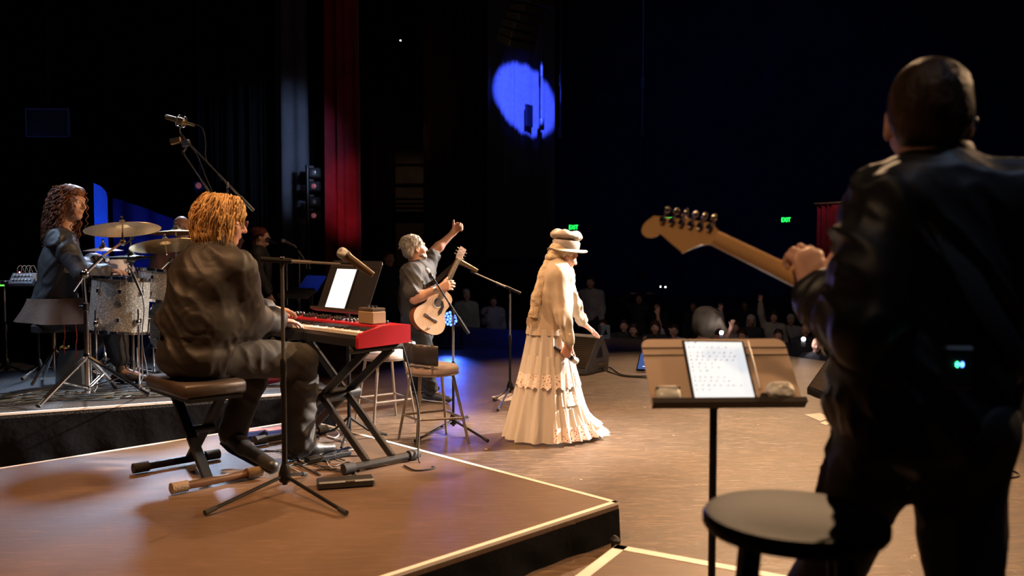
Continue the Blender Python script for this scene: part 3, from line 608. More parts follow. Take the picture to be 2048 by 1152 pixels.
# ------------------------------------------------------------------ the drummer with long curly hair
def drummer():
    Y = 7.05; f = nrm(V3(1, .05, 0)); r = np.cross(f, UP); J = dict(f=f, r=r)
    J['P'] = P = at(112, 620, Y); J['N'] = at(122, 468, Y); H = HF(at(141, 405, Y), V3(.98, -.16, -.06), (0, 0, 1), 1.13)
    J['SR'] = at(120, 483, Y-.2); J['SL'] = at(130, 481, Y+.2)
    J['ER'] = reach(164, 547, J['SR'], .315, -1); J['WR'] = reach(214, 541, J['ER'], .275, 1)
    J['EL'] = reach(158, 548, J['SL'], .315, -1); J['WL'] = reach(190, 512, J['EL'], .265, 1)
    J['HR'] = P+r*.09; J['HL'] = P-r*.09; J['KR'] = reach(232, 660, J['HR'], .47, 1); J['AR'] = V3(*at(243, 728, Y+.05)); J['AR'][2] = RD+.10
    J['KL'] = J['HL']+f*.30+r*-.12-UP*.12; J['AL'] = at(152, 745, Y+.15); J['AL'][2] = RD+.1; J['TR'] = f; J['TL'] = f
    root = person('person', 'drummer with long curly auburn hair in a dark coat, seated in profile', (P[0], P[1], RD))
    body(root, J, H, [dict(w=J['WR'], d=nrm(V3(1, .1, 0)), n=-UP, s=-r, curl=(.35, .35, .35, .4)), dict(w=J['WL'], d=nrm(V3(.8, .3, -.3)), n=nrm(V3(-.2, -.6, -.6)), s=r*-1+UP*.4, curl=(.6, .65, .7, .7))], skin_tan, 1.0)
    coat = mat('charcoal_coat', (.026, .025, .027), .55, var=.2, bump=.06, bs=200)
    S = torso(J, .024, 1.06)+arm(J, 'R', .022, .86, 1.12)+arm(J, 'L', .022, .8, 1.12)
    S += [seg(P+UP*.1, P+UP*.02, .15, .17, .05)]
    part('coat', S, coat, root, .012, folds=(.022, 14, nrm(f*.5+UP*.5), 8))
    tan = mat('coat_lining', (.12, .065, .036), .7, var=.15, bump=.15, bs=30)  # warm light on the dark coat's tail, put into a tan colour
    b = MB()
    def tail(u, v):
        a = -2.5+3.1*u; rr = .20+.09*v**1.3+.018*v*math.sin(u*22); return P+UP*(.10-.17*v-.03*v*math.sin(u*2.5))+(f*math.cos(a)*1.05-r*math.sin(a)*-1*0+r*(-math.sin(a)))*rr
    b.grid(48, 10, tail); Vv = np.concatenate(b.V); b.add(Vv+(P-Vv)*[.03, .03, 0], [tuple(reversed(x)) for x in list(b.F)]); b.build('coat_tail', tan, root, smooth=80)
    pants = mat('black_trousers', (.018, .018, .022), .7, var=.2, bump=.2, bs=40)
    part('trousers', [ell(P, (.17, .15, .12), None, .05)]+leg(J, 'R', .02, .7, 1, 1)+leg(J, 'L', .02, .97, 1, 1), pants, root, .013, folds=(.012, 14, nrm(f+UP), 4))
    shoe = mat('brown_boot', (.06, .035, .022), .45)
    for sd in 'LR': part('shoe', foot(J['A'+sd], f, RD, .27), shoe, root, .01)
    hm = hairmat('auburn_curly_hair', (.055, .022, .012), (.26, .10, .045), .38, (1, 1, 1)); q = H.q
    hair = part('hair', [ell(q(0, -.022, .046), np.array([.088, .102, .094]), H.R, .03), ell(q(0, .035, .082), (.07, .06, .036), H.R, .03), ell(q(0, -.09, -.03), (.085, .05, .11), H.R, .05), ell(q(0, -.135, -.16), (.09, .05, .13), H.R, .05)], hm, root, .01, folds=(.03, 40, (0, 0, 1), 1, .6))
    b = MB()
    def curl_(i):
        a = rng.uniform(-2.2, 2.2); el = rng.uniform(0, 1.2); st = q(math.sin(a)*.082*math.cos(el*.7), -.035-math.cos(a)*.088*math.cos(el*.7), .04+.078*math.sin(el))
        ln = rng.uniform(.24, .44); ph = rng.uniform(0, 6); am = rng.uniform(.007, .012); tw = rng.uniform(26, 40); out = nrm(H.r*math.sin(a)-H.f*math.cos(a)); n = 36
        e2 = np.cross(out, UP)
        return np.array([st+out*(.012+.035*math.sin(t*2.0))-UP*(ln*t**1.15)-H.f*.05*t+am*(out*math.cos(tw*t+ph)+e2*math.sin(tw*t+ph)) for t in np.linspace(0, 1, n)])
    strands(b, curl_, 260, .0048, 4)
    for (x, y) in ((.066, .07), (-.05, .085), (.07, .055)):
        b.tube([q(x+.008*math.sin(t*34), y+.012*math.sin(t*3)+.008*math.cos(t*34), .075-.30*t) for t in np.linspace(0, 1, 50)], .004, 4)
    b.build('curl', hm, hair, smooth=179, kind='stuff')
    b = MB(); b.ball(q(.084, -.002, -.006), (.008, .012, .014)); b.build('in_ear_monitor', mat('ear_piece', (.12, .12, .14), .25, .3), root); eyes(H, root)
    b = MB(); w = J['WR']; b.tube([w-nrm(w-J['ER'])*.0, w-nrm(w-J['ER'])*.03], .036, 14, cap=False); b.build('wrist_band', black_rubber, root)
    return root
drummer()
# ------------------------------------------------------------------ generic standing figure used for the people further back
def stander(label, px, py_head, Y, z0, face, shirt, pants, skin, hairm, h=1.7, hair='short', arms='down', vox=.02, armL=None, armR=None, skirt=False, seated=False, bare=False, hs=1.0, name='person', girth=1.0, fv=.009, head_tilt=0, bald=False):
    s = h/1.72; f = nrm(V3(*face, 0)); r = np.cross(f, UP); c = at(px, py_head, Y); J = dict(f=f, r=r)
    Hc = c; N = Hc-UP*.155*s-f*.03; z = z0
    P = N-UP*.53*s; J['P'] = P; J['N'] = N; J['SR'] = N+r*.185*s*girth-UP*.06; J['SL'] = N-r*.185*s*girth-UP*.06
    hands = []
    for sd, sg, spec in (('R', 1, armR), ('L', -1, armL)):
        S = J['S'+sd]
        if spec is None:
            J['E'+sd] = S-UP*.28*s+r*sg*.04-f*.02; J['W'+sd] = J['E'+sd]-UP*.24*s+f*.06; hands.append(dict(w=J['W'+sd], d=nrm(f*.2-UP), n=-r*sg, s=f, curl=(.3, .3, .35, .4), sc_=s))
        else:
            e, w_, d, n, cu = spec; tr = lambda v: r*v[0]+f*v[1]+UP*v[2]
            J['E'+sd] = S+nrm(tr(e))*.28*s; J['W'+sd] = J['E'+sd]+nrm(tr(w_))*.25*s; dd = nrm(tr(d)); nn = tr(n); hands.append(dict(w=J['W'+sd], d=dd, n=nn, s=-np.cross(dd, nn)*sg, curl=cu, sc_=s, spread=.22))
    for sd, sg in (('R', 1), ('L', -1)):
        J['H'+sd] = P+r*sg*.09
        if seated: J['K'+sd] = P+r*sg*.11+f*.42-UP*.02; J['A'+sd] = np.array([*(J['K'+sd]-f*.02)[:2], z0+.09])
        else: A = P+r*sg*.11; A = np.array([A[0], A[1], z0+.09]); J['A'+sd] = A; J['K'+sd] = (J['H'+sd]+A)/2+f*.03
        J['T'+sd] = f
    root = person(name, label, (P[0], P[1], z0)); H = HF(Hc, f+UP*head_tilt, (0, 0, 1), s*hs)
    body(root, J, H, hands, skin, girth, vox=vox, fv=fv)
    sl = .25 if bare else .9
    S = torso(J, .018, girth*1.03)+(arm(J, 'R', .02, sl)+arm(J, 'L', .02, sl) if not bare else arm(J, 'R', .025, 1, 1, .75)+arm(J, 'L', .025, 1, 1, .75))
    if skirt: S += [seg(P, P-UP*.30, .17, .21, .05, (f, .8))]
    part('shirt' if not skirt else 'dress', S, shirt, root, vox*.9, folds=(.014, 14, nrm(f*.3+UP), px*.1))
    part('trousers', [ell(P-UP*.03, (.165*girth, .13*girth, .12), np.column_stack([r, f, UP]), .05)]+leg(J, 'R', .018, .96, 1, 1)+leg(J, 'L', .018, .96, 1, 1), pants, root, vox)
    for sd in 'LR': part('shoe', foot(J['A'+sd], f, z0, .27), mat('plain_black_shoe', (.02, .02, .02), .5), root, vox*.8)
    q = H.q
    if hair == 'short': part('hair', [ell(q(0, -.02, .042), np.array([.081, .096, .084])*H.s, H.R, .02), ell(q(0, -.06, -.02), np.array([.076, .045, .06])*H.s, H.R, .03)], hairm, root, .012, folds=(.01, 30))
    elif hair == 'long': part('hair', [ell(q(0, -.02, .04), np.array([.086, .1, .088])*H.s, H.R, .02), ell(q(0, -.075, -.06), np.array([.085, .045, .12])*H.s, H.R, .04), seg(q(.06, -.03, -.02), q(.065, -.02, -.16), .03*s, .025*s, .03), seg(q(-.06, -.03, -.02), q(-.065, -.02, -.16), .03*s, .025*s, .03)], hairm, root, .012, folds=(.012, 24))
    elif hair == 'bun': part('hair', [ell(q(0, -.022, .04), np.array([.083, .098, .086])*H.s, H.R, .02), ell(q(0, -.085, .085), np.array([.05, .045, .04])*H.s, H.R, .02), seg(q(0, -.09, .06), q(0, -.10, -.14), .035*s, .02*s, .03)], hairm, root, .012, folds=(.012, 24))
    if hair: eyes(H, root)
    return root, J, H
blackm = mat('black_stage_wear', (.03, .025, .022), .7, var=.2, bump=.2, bs=30)
redhair = hairmat('dark_red_hair', (.03, .014, .01), (.20, .035, .022), .4)
darkhair = hairmat('dark_brown_hair', (.02, .012, .008), (.07, .035, .02), .4)
greyhair = hairmat('silver_hair', (.30, .27, .24), (.62, .57, .5), .45)
stander('backing singer with red-tinted pinned-up hair in a black dress at a microphone', 523, 474, 11.0, 0, (.98, .15), blackm, blackm, skin_light, redhair, 1.68, 'bun', skirt=True, vox=.016, armR=((.05, .12, -1), (.0, .45, -1), (0, .4, -1), (-1, 0, 0), (.3, .3, .35, .4)))
stander('backing singer in black almost hidden behind the keyboard player', 468, 478, 10.3, 0, (.95, .2), blackm, blackm, skin_light, darkhair, 1.66, 'long', vox=.018, armR=((.1, .1, -1), (.1, .5, -1), (0, .4, -1), (-1, 0, 0), (.3, .3, .35, .4)))
stander('bald percussionist in dark maroon seated behind the cymbals', 364, 456, 8.5, RD, (.5, -.6), mat('maroon_shirt', (.06, .018, .016), .7), blackm, skin_tan, darkhair, 1.74, None, seated=True, vox=.018, armR=((.35, .25, -.9), (-.3, .8, -.1), (0, 1, -.1), (0, 0, -1), (.4, .4, .4, .4)))
# ------------------------------------------------------------------ the acoustic guitarist with raised thumb
def acoustic_guitarist():
    f = nrm(V3(.92, -.38, 0)); r = np.cross(f, UP); J = dict(f=f, r=r)
    J['P'] = P = at(838, 630, 8.1); J['N'] = at(835, 533, 8.12); H = HF(at(829, 497, 8.1), V3(.80, .45, .16), (0, 0, 1), 1.03)
    J['SR'] = at(823, 548, 7.93); J['SL'] = at(849, 541, 8.27)
    J['ER'] = reach(829, 597, J['SR'], .27, -1); J['WR'] = at(878, 577, 7.76)
    J['EL'] = reach(868, 503, J['SL'], .30, 1); J['WL'] = reach(905, 467, J['EL'], .26, 1)
    J['HR'] = P+r*.09; J['HL'] = P-r*.09; J['AR'] = onz(861, 803, .0)+UP*.09; J['KR'] = (J['HR']+J['AR'])/2+f*.04
    J['AL'] = onz(833, 786, 0)+UP*.09; J['KL'] = (J['HL']+J['AL'])/2+f*.04; J['TR'] = nrm(V3(.9, -.5, 0)); J['TL'] = nrm(V3(.9, .3, 0))
    root = person('person', 'grey-haired acoustic guitarist in black T-shirt giving a raised thumbs-up', (P[0], P[1], 0))
    d = nrm(V3(.55, .35, .72)); hn = nrm(V3(.55, -.6, -.25))
    body(root, J, H, [dict(w=J['WL'], d=d, n=hn, s=nrm(V3(-.6, 0, .8)), curl=(1.45, 1.45, 1.45, 1.45), thumb=.0, thumb_dir=nrm(V3(.0, .0, 1)), sc_=1.15, spread=.0),
        dict(w=J['WR'], d=nrm(V3(.75, -.3, .25)), n=nrm(V3(-.2, .9, -.3)), s=UP, curl=(.7, .7, .75, .8), sc_=1.08)], skin_light, 1.06, .03, vox=.012)
    shirt = mat('faded_black_tshirt', (.036, .031, .028), .75, var=.15, bump=.05, bs=200, sheen=0)
    S = torso(J, .022, 1.1, .035)+arm(J, 'R', .03, 1, 1.08, .78)+arm(J, 'L', .03, 1, 1.08, .62)
    part('shirt', S, shirt, root, .012, folds=(.026, 15, nrm(V3(.5, 0, -.7)), 3))
    jeans = mat('dark_jeans', (.022, .028, .036), .65, var=.2, bump=.06, bs=200)
    part('trousers', [ell(P-UP*.03, (.18, .15, .12), np.column_stack([r, f, UP]), .05)]+leg(J, 'R', .016, .95, 1, 1)+leg(J, 'L', .016, .95, 1, 1), jeans, root, .013, folds=(.014, 14, nrm(V3(.8, 0, -.5)), 5))
    for sd in 'LR':
        sh = part('shoe', foot(J['A'+sd], J['T'+sd], 0, .29), mat('dark_sneaker', (.03, .03, .034), .55), root, .009)
        A = J['A'+sd]; t = J['T'+sd]; b = MB(); b.tube([A-t*.075+UP*-.075, A+t*.06-UP*.078, A+t*.205-UP*.078], [.034, .042, .03], 10, flat=.32); b.build('sole', mat('pale_sole', (.35, .33, .3), .6), sh)
        b = MB()
        for i in range(4): p = A+t*(.04+.028*i)+UP*(-.005-.013*i); sd_ = np.cross(t, UP)*.02; b.tube([p-sd_, p+UP*.006, p+sd_], .004, 5)
        b.build('laces', mat('white_laces', (.7, .68, .64), .7), sh)
    q = H.q; s = H.s
    hair = part('hair', [ell(q(0, -.02, .044), np.array([.085, .1, .086])*s, H.R, .02), ell(q(0, -.065, -.02), np.array([.08, .045, .055])*s, H.R, .03)], greyhair, root, .008, folds=(.03, 36, (0, 0, 1), 3, .7))
    b = MB()
    def tuft(i):
        a = rng.uniform(-2.4, 2.4); el = rng.uniform(0, 1.3); st = q(math.sin(a)*.082*math.cos(el*.7), -.02-math.cos(a)*.096*math.cos(el*.7), .04+.082*math.sin(el)); o = nrm(st-q(0, -.02, 0)); sd = np.cross(o, UP)
        L = rng.uniform(.03, .06); w_ = rng.uniform(-1, 1)
        return np.array([st+o*.012*math.sin(t*2.8)+(-UP*.7+sd*w_)*L*t+o*.012*t for t in np.linspace(0, 1, 6)])
    strands(b, tuft, 260, .004, 4); b.build('curl', greyhair, hair, smooth=179, kind='stuff')
    part('beard', [ell(q(0, .075, -.085), np.array([.036, .03, .028])*s, H.R, .02), seg(q(.055, .03, -.06), q(.035, .07, -.09), .014, None, .02), seg(q(-.055, .03, -.06), q(-.035, .07, -.09), .014, None, .02)], greyhair, root, .008, folds=(.01, 50, (0, 0, 1), 2))
    eyes(H, root)
    b = MB(); w = J['WR']; dd = nrm(w-J['ER']); b.tube([w-dd*.015, w-dd*.045], .037, 14, cap=False); b.build('wrist_watch', mat('watch_silver', (.5, .5, .5), .3, .9), root)
    return J, f, r
GJ, Gf, Gr = acoustic_guitarist()
# ------------------------------------------------------------------ the singer in white
def lace_mat():
    m = mat('lace_trim', (.80, .70, .62), .7, var=.05); N = m.node_tree.nodes; Lk = m.node_tree.links; b = N['Principled BSDF']
    tc = N.new('ShaderNodeTexCoord'); vo = N.new('ShaderNodeTexVoronoi'); vo.inputs['Scale'].default_value = 58; Lk.new(tc.outputs['Object'], vo.inputs['Vector'])
    nz = N.new('ShaderNodeTexNoise'); nz.inputs['Scale'].default_value = 60; Lk.new(tc.outputs['Object'], nz.inputs['Vector'])
    r1 = N.new('ShaderNodeMapRange'); r1.inputs[1].default_value = .32; r1.inputs[2].default_value = .24; Lk.new(vo.outputs['Distance'], r1.inputs[0])
    r2 = N.new('ShaderNodeMapRange'); r2.inputs[1].default_value = .40; r2.inputs[2].default_value = .46; Lk.new(nz.outputs[0], r2.inputs[0])
    mu = N.new('ShaderNodeMath'); mu.operation = 'MULTIPLY'; Lk.new(r1.outputs[0], mu.inputs[0]); Lk.new(r2.outputs[0], mu.inputs[1])
    mx = N.new('ShaderNodeMix'); mx.data_type = 'RGBA'; Lk.new(mu.outputs[0], mx.inputs[0]); Lk.new(b.inputs['Base Color'].links[0].from_socket, mx.inputs[6]); mx.inputs[7].default_value = (.26, .035, .02, 1); Lk.new(mx.outputs[2], b.inputs['Base Color']); return m
def singer():
    f = nrm(V3(.95, .28, 0)); r = np.cross(f, UP); J = dict(f=f, r=r); Y = 6.7
    J['P'] = P = at(1102, 676, Y); J['N'] = at(1110, 530, Y); H = HF(at(1130, 509, Y+.02), V3(.86, .34, -.40), (.25, .1, 1), .98)
    J['SR'] = at(1117, 553, Y-.16); J['SL'] = at(1121, 550, Y+.17)
    J['ER'] = reach(1124, 625, J['SR'], .27, -1); J['WR'] = reach(1139, 688, J['ER'], .24, 1)
    J['EL'] = at(1147, 610, Y+.28); J['WL'] = reach(1168, 648, J['EL'], .22, 1)
    J['HR'] = P+r*.08; J['HL'] = P-r*.08; c = onz(1100, 878, 0)
    J['AR'] = P*1; J['AR'][2] = .09; J['AR'] += f*.12+r*.08; J['AL'] = J['AR']-r*.16-f*.18; J['KR'] = (J['HR']+J['AR'])/2+f*.05; J['KL'] = (J['HL']+J['AL'])/2+f*.04; J['TR'] = J['TL'] = f
    root = person('person', 'singer in cream jacket, long white lace skirt and hat, microphone in hand', (P[0], P[1], 0))
    body(root, J, H, [dict(w=J['WR'], d=nrm(V3(-.35, .05, -.9)), n=nrm(V3(.1, .95, 0)), s=nrm(V3(.85, -.1, -.5)), curl=(1.15, 1.15, 1.2, 1.2), sc_=.98, thumb=.9),
        dict(w=J['WL'], d=nrm(V3(.75, .1, -.62)), n=nrm(V3(-.3, -.2, -.9)), s=nrm(V3(.2, -.9, .2)), curl=(.12, .1, .1, .12), sc_=.98, spread=.16)], skin_pink, .95, vox=.012)
    jk = mat('cream_jacket', (.50, .40, .29), .75, var=.06, bump=.05, bs=220, sheen=.15)
    S = torso(J, .03, 1.0)[1:]+arm(J, 'R', .016, .86, .88)+arm(J, 'L', .014, .84, .88)
    S += [seg(P+UP*.25, P+UP*.10, .135, .14, .06, (f, .95)), seg(J['N']-UP*.01, J['N']-UP*.06, .07, .09, .04)]
    jo = part('jacket', S, jk, root, .010, folds=(.036, 17, nrm(V3(.25, 0, -1)), 6))
    b = MB()
    def hem(u, t):
        a = u*2*math.pi; rr = .150+.030*t+.006*math.sin(7*a+2*t)*t; c_ = P+UP*(.30-.265*t)+f*(.0-.01*t); c_ = c_+(J['N']-P)*0
        return c_+f*(math.cos(a)*rr*1.0)+r*(math.sin(a)*rr*.98)
    b.grid(64, 10, hem, True); Vv = np.concatenate(b.V); b.add(Vv*[1, 1, 1]-np.array([0, 0, .0])+(P+UP*.15-Vv)*[.05, .05, 0], [tuple(reversed(x)) for x in list(b.F)]); b.build('jacket_peplum', jk, jo, smooth=80)
    for sd in 'RL':
        e, w = J['E'+sd], J['W'+sd]; d = nrm(w-e); b = MB(); b.tube([e+(w-e)*.62, e+(w-e)*.66, e+(w-e)*.88, e+(w-e)*.90], [.045, .052, .047, .042], 18); b.build('cuff', jk, jo, smooth=50)
    b = MB(); b.tube([J['N']-f*.055+UP*.03, J['N']-f*.02+r*.06+UP*.02, J['N']+f*.05+r*.06-UP*.05], [.02, .026, .018], 8, flat=.5); b.build('collar', jk, jo)
    # tiered tulle skirt
    tul = mat('white_tulle', (.72, .66, .58), .75, var=.05, vs=4, sheen=.2); nt = tul.node_tree; bs_ = nt.nodes['Principled BSDF']; tr = nt.nodes.new('ShaderNodeBsdfTranslucent'); tr.inputs[0].default_value = (.85, .74, .62, 1)
    mxs = nt.nodes.new('ShaderNodeMixShader'); mxs.inputs[0].default_value = .3; nt.links.new(bs_.outputs[0], mxs.inputs[1]); nt.links.new(tr.outputs[0], mxs.inputs[2]); nt.links.new(mxs.outputs[0], nt.nodes['Material Output'].inputs[0])
    lace = lace_mat()
    zt = P[2]+.08
    def centre(v):                       # axis of the skirt: the hem trails back on the left and kicks forward on the right
        z = zt*(1-v)+.02*v; return P[:2]+f[:2]*(-.02-.0*v), z
    def ring(v, a, amp, nf, ph, base_add=0):
        c, z = centre(v); rx = .150+.140*v**1.1+base_add; ry = .170+.11*v**1.1+base_add
        x = math.cos(a); y = math.sin(a); kick = max(0, x)**2*v**4*.10; trail = max(0, -x)*v**2*.04
        w_ = amp*(math.sin(nf*a+ph)+.5*math.sin(nf*1.7*a+2*ph+3*v))*(.25+.75*v)
        p = c+f[:2]*(x*(rx+w_)+kick-trail)+r[:2]*(y*(ry+w_)); return p, z
    def tier(name, v0, v1, amp, nf, ph, m, add=0, flare=0, n=160, scallop=0, m2=None):
        b = MB()
        def fn(u, t):
            a = u*2*math.pi; v = v0+(v1-v0)*t; p, z = ring(v, a, amp, nf, ph, add+flare*t**1.5)
            return (p[0], p[1], max(.006, z-scallop*t*(.5+.5*math.cos(nf*1.5*a+ph))))
        b.grid(n, 14, fn, True); return b.build(name, m, root, smooth=80)
    sk = tier('skirt', .0, 1.0, .020, 15, .4, tul, 0, .01)
    tier('skirt_tier', .24, .40, .008, 17, 1.0, tul, .004, .006, 180)
    tier('lace_trim', .395, .51, .012, 17, 1.0, lace, .010, .008, 220, .02)
    # lower ruffle at front with lace hem, and frilled toe ruffle
    def sector(name, v0, v1, a0, a1, m, add, flare, amp, nf, n=70):
        b = MB()
        def fn(u, t):
            a = a0+(a1-a0)*u; v = v0+(v1-v0)*t; p, z = ring(min(v, 1), a, amp, nf, 2.2, add+flare*t**1.5); return (p[0], p[1], max(.01, z))
        b.grid(n, 10, fn); return b.build(name, m, root, smooth=80)
    sector('skirt_ruffle', .70, .88, -.2, 1.75, tul, .010, .020, .012, 26)
    sector('lace_trim', .86, .985, -.2, 1.75, lace, .034, .014, .018, 26)
    sector('lace_trim', .56, .68, .9, 1.5, lace, .012, .01, .008, 20, 30)
    sector('toe_ruffle', .86, .985, -.75, .75, tul, .02, .075, .020, 24, 60)
    sector('toe_ruffle', .80, .90, -.6, .6, tul, .02, .06, .016, 24, 50)
    # hat: floppy crown, band, brim
    hat = mat('cream_hat_felt', (.50, .43, .35), .8, var=.08, vs=10, bump=.08, bs=120); band = mat('hat_band', (.40, .34, .30), .75)
    HH = HF(H.q(0, -.012, .055), H.f+UP*.28, (0, 0, 1), 1.0); q = HH.q
    b = MB(); n = 48
    def brim(u, t):
        a = u*2*math.pi; rr = .088+.062*t+.012*math.cos(a)*t; return q(rr*math.sin(a)*.94, rr*math.cos(a)*1.05, -.012-.028*t*abs(math.sin(a))+.008*math.cos(a)*t)
    b.grid(n, 6, brim, True); Vv = np.concatenate(b.V); b.add(Vv+HH.u*.005, [tuple(reversed(x)) for x in list(b.F)]); bo = b.build('hat_brim', hat, root, smooth=80)
    part('hat_crown', [ell(q(0, -.004, .022), np.array([.086, .096, .058]), HH.R, .015), ell(q(0, -.01, .088), np.array([.106, .12, .034]), HH.R, .025), ell(q(.03, .06, .098), .035, None, .03), ell(q(-.04, -.07, .096), .04, None, .03), ell(q(.05, -.05, .10), .032, None, .03)], hat, root, .009, folds=(.014, 22, (1, 0, .2), 4))
    b = MB(); b.lathe([(.0955, -.02), (.101, -.012), (.102, .03), (.097, .038)], q(0, -.004, .012), HH.R@np.diag([.97, 1.06, 1]), 40, False); b.build('hat_band', band, root)
    # head scarf knotted behind, tail hanging down the back
    sc_m = mat('cream_scarf', (.60, .47, .32), .8, var=.2, vs=40, bump=.25, bs=90)
    part('head_scarf', [ell(H.q(0, -.03, .02), np.array([.086, .098, .07]), H.R, .02), ell(H.q(0, -.085, -.03), np.array([.065, .045, .045]), H.R, .03)], sc_m, root, .009, folds=(.012, 30, (1, 0, .5), 2))
    k = at(1104, 515, Y-.04); part('scarf_knot', [ell(k, (.052, .045, .04), None, .02), ell(k+V3(.045, 0, .01), (.035, .03, .025), None, .02)], sc_m, root, .009, folds=(.012, 40))
    tailp = curve([k, at(1086, 545, Y-.12), at(1075, 590, Y-.15), at(1066, 635, Y-.15)], 30)
    b = MB(); b.tube(tailp, np.linspace(.03, .038, len(tailp)), 10, flat=.45); b.tube(curve([k, at(1090, 540, Y-.16), at(1083, 552, Y-.17)], 10), [.03]*11, 8, flat=.5) if False else None
    V = np.concatenate(b.V); V = V+(vnoise(V*45)[:, None]-.5)*.016; b.V = [V]; b.build('scarf_tail', sc_m, root, smooth=80)
    b = MB(); e = tailp[-1]
    for i in range(14): x = e+V3((i-7)*.006, 0, 0); b.tube([x, x+V3(-.004, 0, -.03), x+V3(.003*(i % 3-1), 0, -.055-.008*(i % 4))], .003, 4)
    b.build('fringe', sc_m, root, kind='stuff')
    b = MB()
    for i in range(6): b.ball(H.q(.078, .004, -.045-.014*i), .006, n=8, m=6)
    b.build('earring', mat('earring_silver', (.8, .8, .8), .15, 1), root)
    b = MB(); pr = J['WR']+V3(.03, -.01, -.07); b.lathe([(.009, -.004), (.012, 0), (.009, .004)], pr, None, 12); b.build('ring', mat('ring_silver', (.8, .78, .7), .15, 1), root)
    return J
SJ = singer()
# ------------------------------------------------------------------ the near guitarist seen from behind
def near_guitarist():
    f = nrm(V3(.10, .99, 0)); r = np.cross(f, UP); J = dict(f=f, r=r); Y = 2.0
    J['P'] = P = at(1848, 825, Y); J['N'] = at(1874, 338, Y-.01); H = HF(at(1856, 243, Y+.02), V3(.36, .93, -.03), (.04, 0, 1), 1.10)
    J['SL'] = at(1756, 414, Y-.01); J['SR'] = at(2024, 412, Y-.06)
    J['EL'] = reach(1738, 652, J['SL'], .29, -1); J['WL'] = at(1630, 588, 2.24)
    J['ER'] = at(2112, 640, Y+.0); J['WR'] = at(2062, 618, Y+.24)
    J['HL'] = at(1772, 862, Y); J['HR'] = at(1918, 862, Y-.03); J['KL'] = at(1640, 1190, Y+.14); J['KR'] = at(1930, 1225, Y-.02)
    J['AL'] = onz(1640, 1560, RK)*1.0; J['AL'] = V3(J['KL'][0]-.02, J['KL'][1]+.08, RK+.1); J['AR'] = V3(J['KR'][0], J['KR'][1]-.03, RK+.1); J['TL'] = J['TR'] = f
    root = person('person', 'electric guitarist in black seen from behind in the right foreground', (P[0], P[1], RK))
    up = nrm(at(1612, 515, 2.2)-J['WL'])
    body(root, J, H, [dict(w=J['WL'], d=nrm(V3(-.14, .22, .95)), n=nrm(V3(-.35, .92, -.1)), s=nrm(V3(.85, .2, .2)), curl=(1.0, 1.0, 1.05, 1.1), thumb=.0, sc_=1.15, thumb_dir=nrm(V3(.42, -.12, .9))),
        dict(w=J['WR'], d=nrm(V3(-.8, .3, -.3)), n=nrm(V3(.1, -1, 0)), s=UP, curl=(.6, .6, .6, .6), sc_=1.05)], skin_light, 1.0, vox=.012, fv=.005)
    shirt = mat('black_dress_shirt', (.009, .009, .011), .50, var=.2, bump=.04, bs=200)
    S = torso(J, .022, 1.02)+arm(J, 'L', .018, .95, 1.05)+arm(J, 'R', .018, .9, 1.05)+[seg(P+UP*.14, P+UP*.03, .165, .178, .06, (f, .85)), seg(P+(J['N']-P)*.55+r*.0, P+UP*.1, .17, .165, .06, (f, .75))]
    part('shirt', S, shirt, root, .010, folds=(.030, 13, nrm(r*.6-UP*.7), 9))
    b = MB(); N_ = J['N']; a = np.linspace(0, 2*math.pi, 25)
    cp = N_+UP*.035; ring_ = lambda rr, z: [cp+r*rr*math.cos(t)+f*(rr*.95*math.sin(t)+.012)+UP*z for t in a]
    lo_, md, hi_ = ring_(.088, -.035), ring_(.080, .012), ring_(.074, .022)
    V = np.array(lo_+md+hi_); n = 25; b.add(V, [(i*n+j, i*n+j+1, (i+1)*n+j+1, (i+1)*n+j) for i in range(2) for j in range(n-1)]); b.build('collar', shirt, root, smooth=80)
    pants = mat('black_dress_trousers', (.008, .008, .009), .7, var=.2, bump=.04, bs=200)
    part('trousers', [ell(P, (.185, .14, .11), np.column_stack([r, f, UP]), .05), ell(P-f*.06+r*.08-UP*.02, (.09, .08, .09), None, .04), ell(P-f*.06-r*.08-UP*.02, (.09, .08, .09), None, .04)]+leg(J, 'L', .012, .98, 1.05, 1)+leg(J, 'R', .012, .98, 1.05, 1), pants, root, .012, folds=(.016, 12, nrm(UP+r*.5), 3))
    for sd in 'LR': part('shoe', foot(J['A'+sd], f, RK, .29), mat('plain_black_shoe', (.02, .02, .02), .5), root, .012)
    hm = hairmat('short_dark_hair', (.018, .011, .008), (.10, .055, .03), .36, (1, 1, .5)); q = H.q
    part('hair', [ell(q(0, -.02, .036), np.array([.0795, .100, .090])*1.1, H.R, .02), ell(q(0, -.052, -.002), np.array([.072, .058, .055])*1.1, H.R, .03), ell(q(0, -.056, -.04), np.array([.050, .036, .022])*1.1, H.R, .03), ell(q(.03, .03, .09), (.05, .05, .035), H.R, .03)], hm, root, .006, folds=(.012, 34, nrm(V3(.2, -.3, 1)), 3, .3))
    b = MB(); b.ball(q(.085, -.012, -.004), (.007, .011, .013)); b.build('in_ear_monitor', mat('ear_piece', (.12, .12, .14), .25, .3), root)
    # guitar strap over the left shoulder and across the back, belt pack with two LEDs
    b = MB(); bk = lambda px, py, Y_: at(px, py, Y_)
    b.tube(curve([J['N']-r*.09+f*.10-UP*.06, J['N']-r*.085+f*.03+UP*.012, J['N']-r*.06-f*.085-UP*.05, P+(J['N']-P)*.5+r*.04-f*.165, P+UP*.12+r*.16-f*.12, P+UP*.10+r*.205+f*.02], 30), .03, 8, flat=.12); b.build('guitar_strap', mat('black_strap', (.012, .012, .013), .6), root)
    c = at(1915, 735, Y-.19); bpk = MB(); bpk.box(c, (.062, .024, .09), frame(UP, r), bev=.006); bp = bpk.build('belt_pack', black_plastic, root)
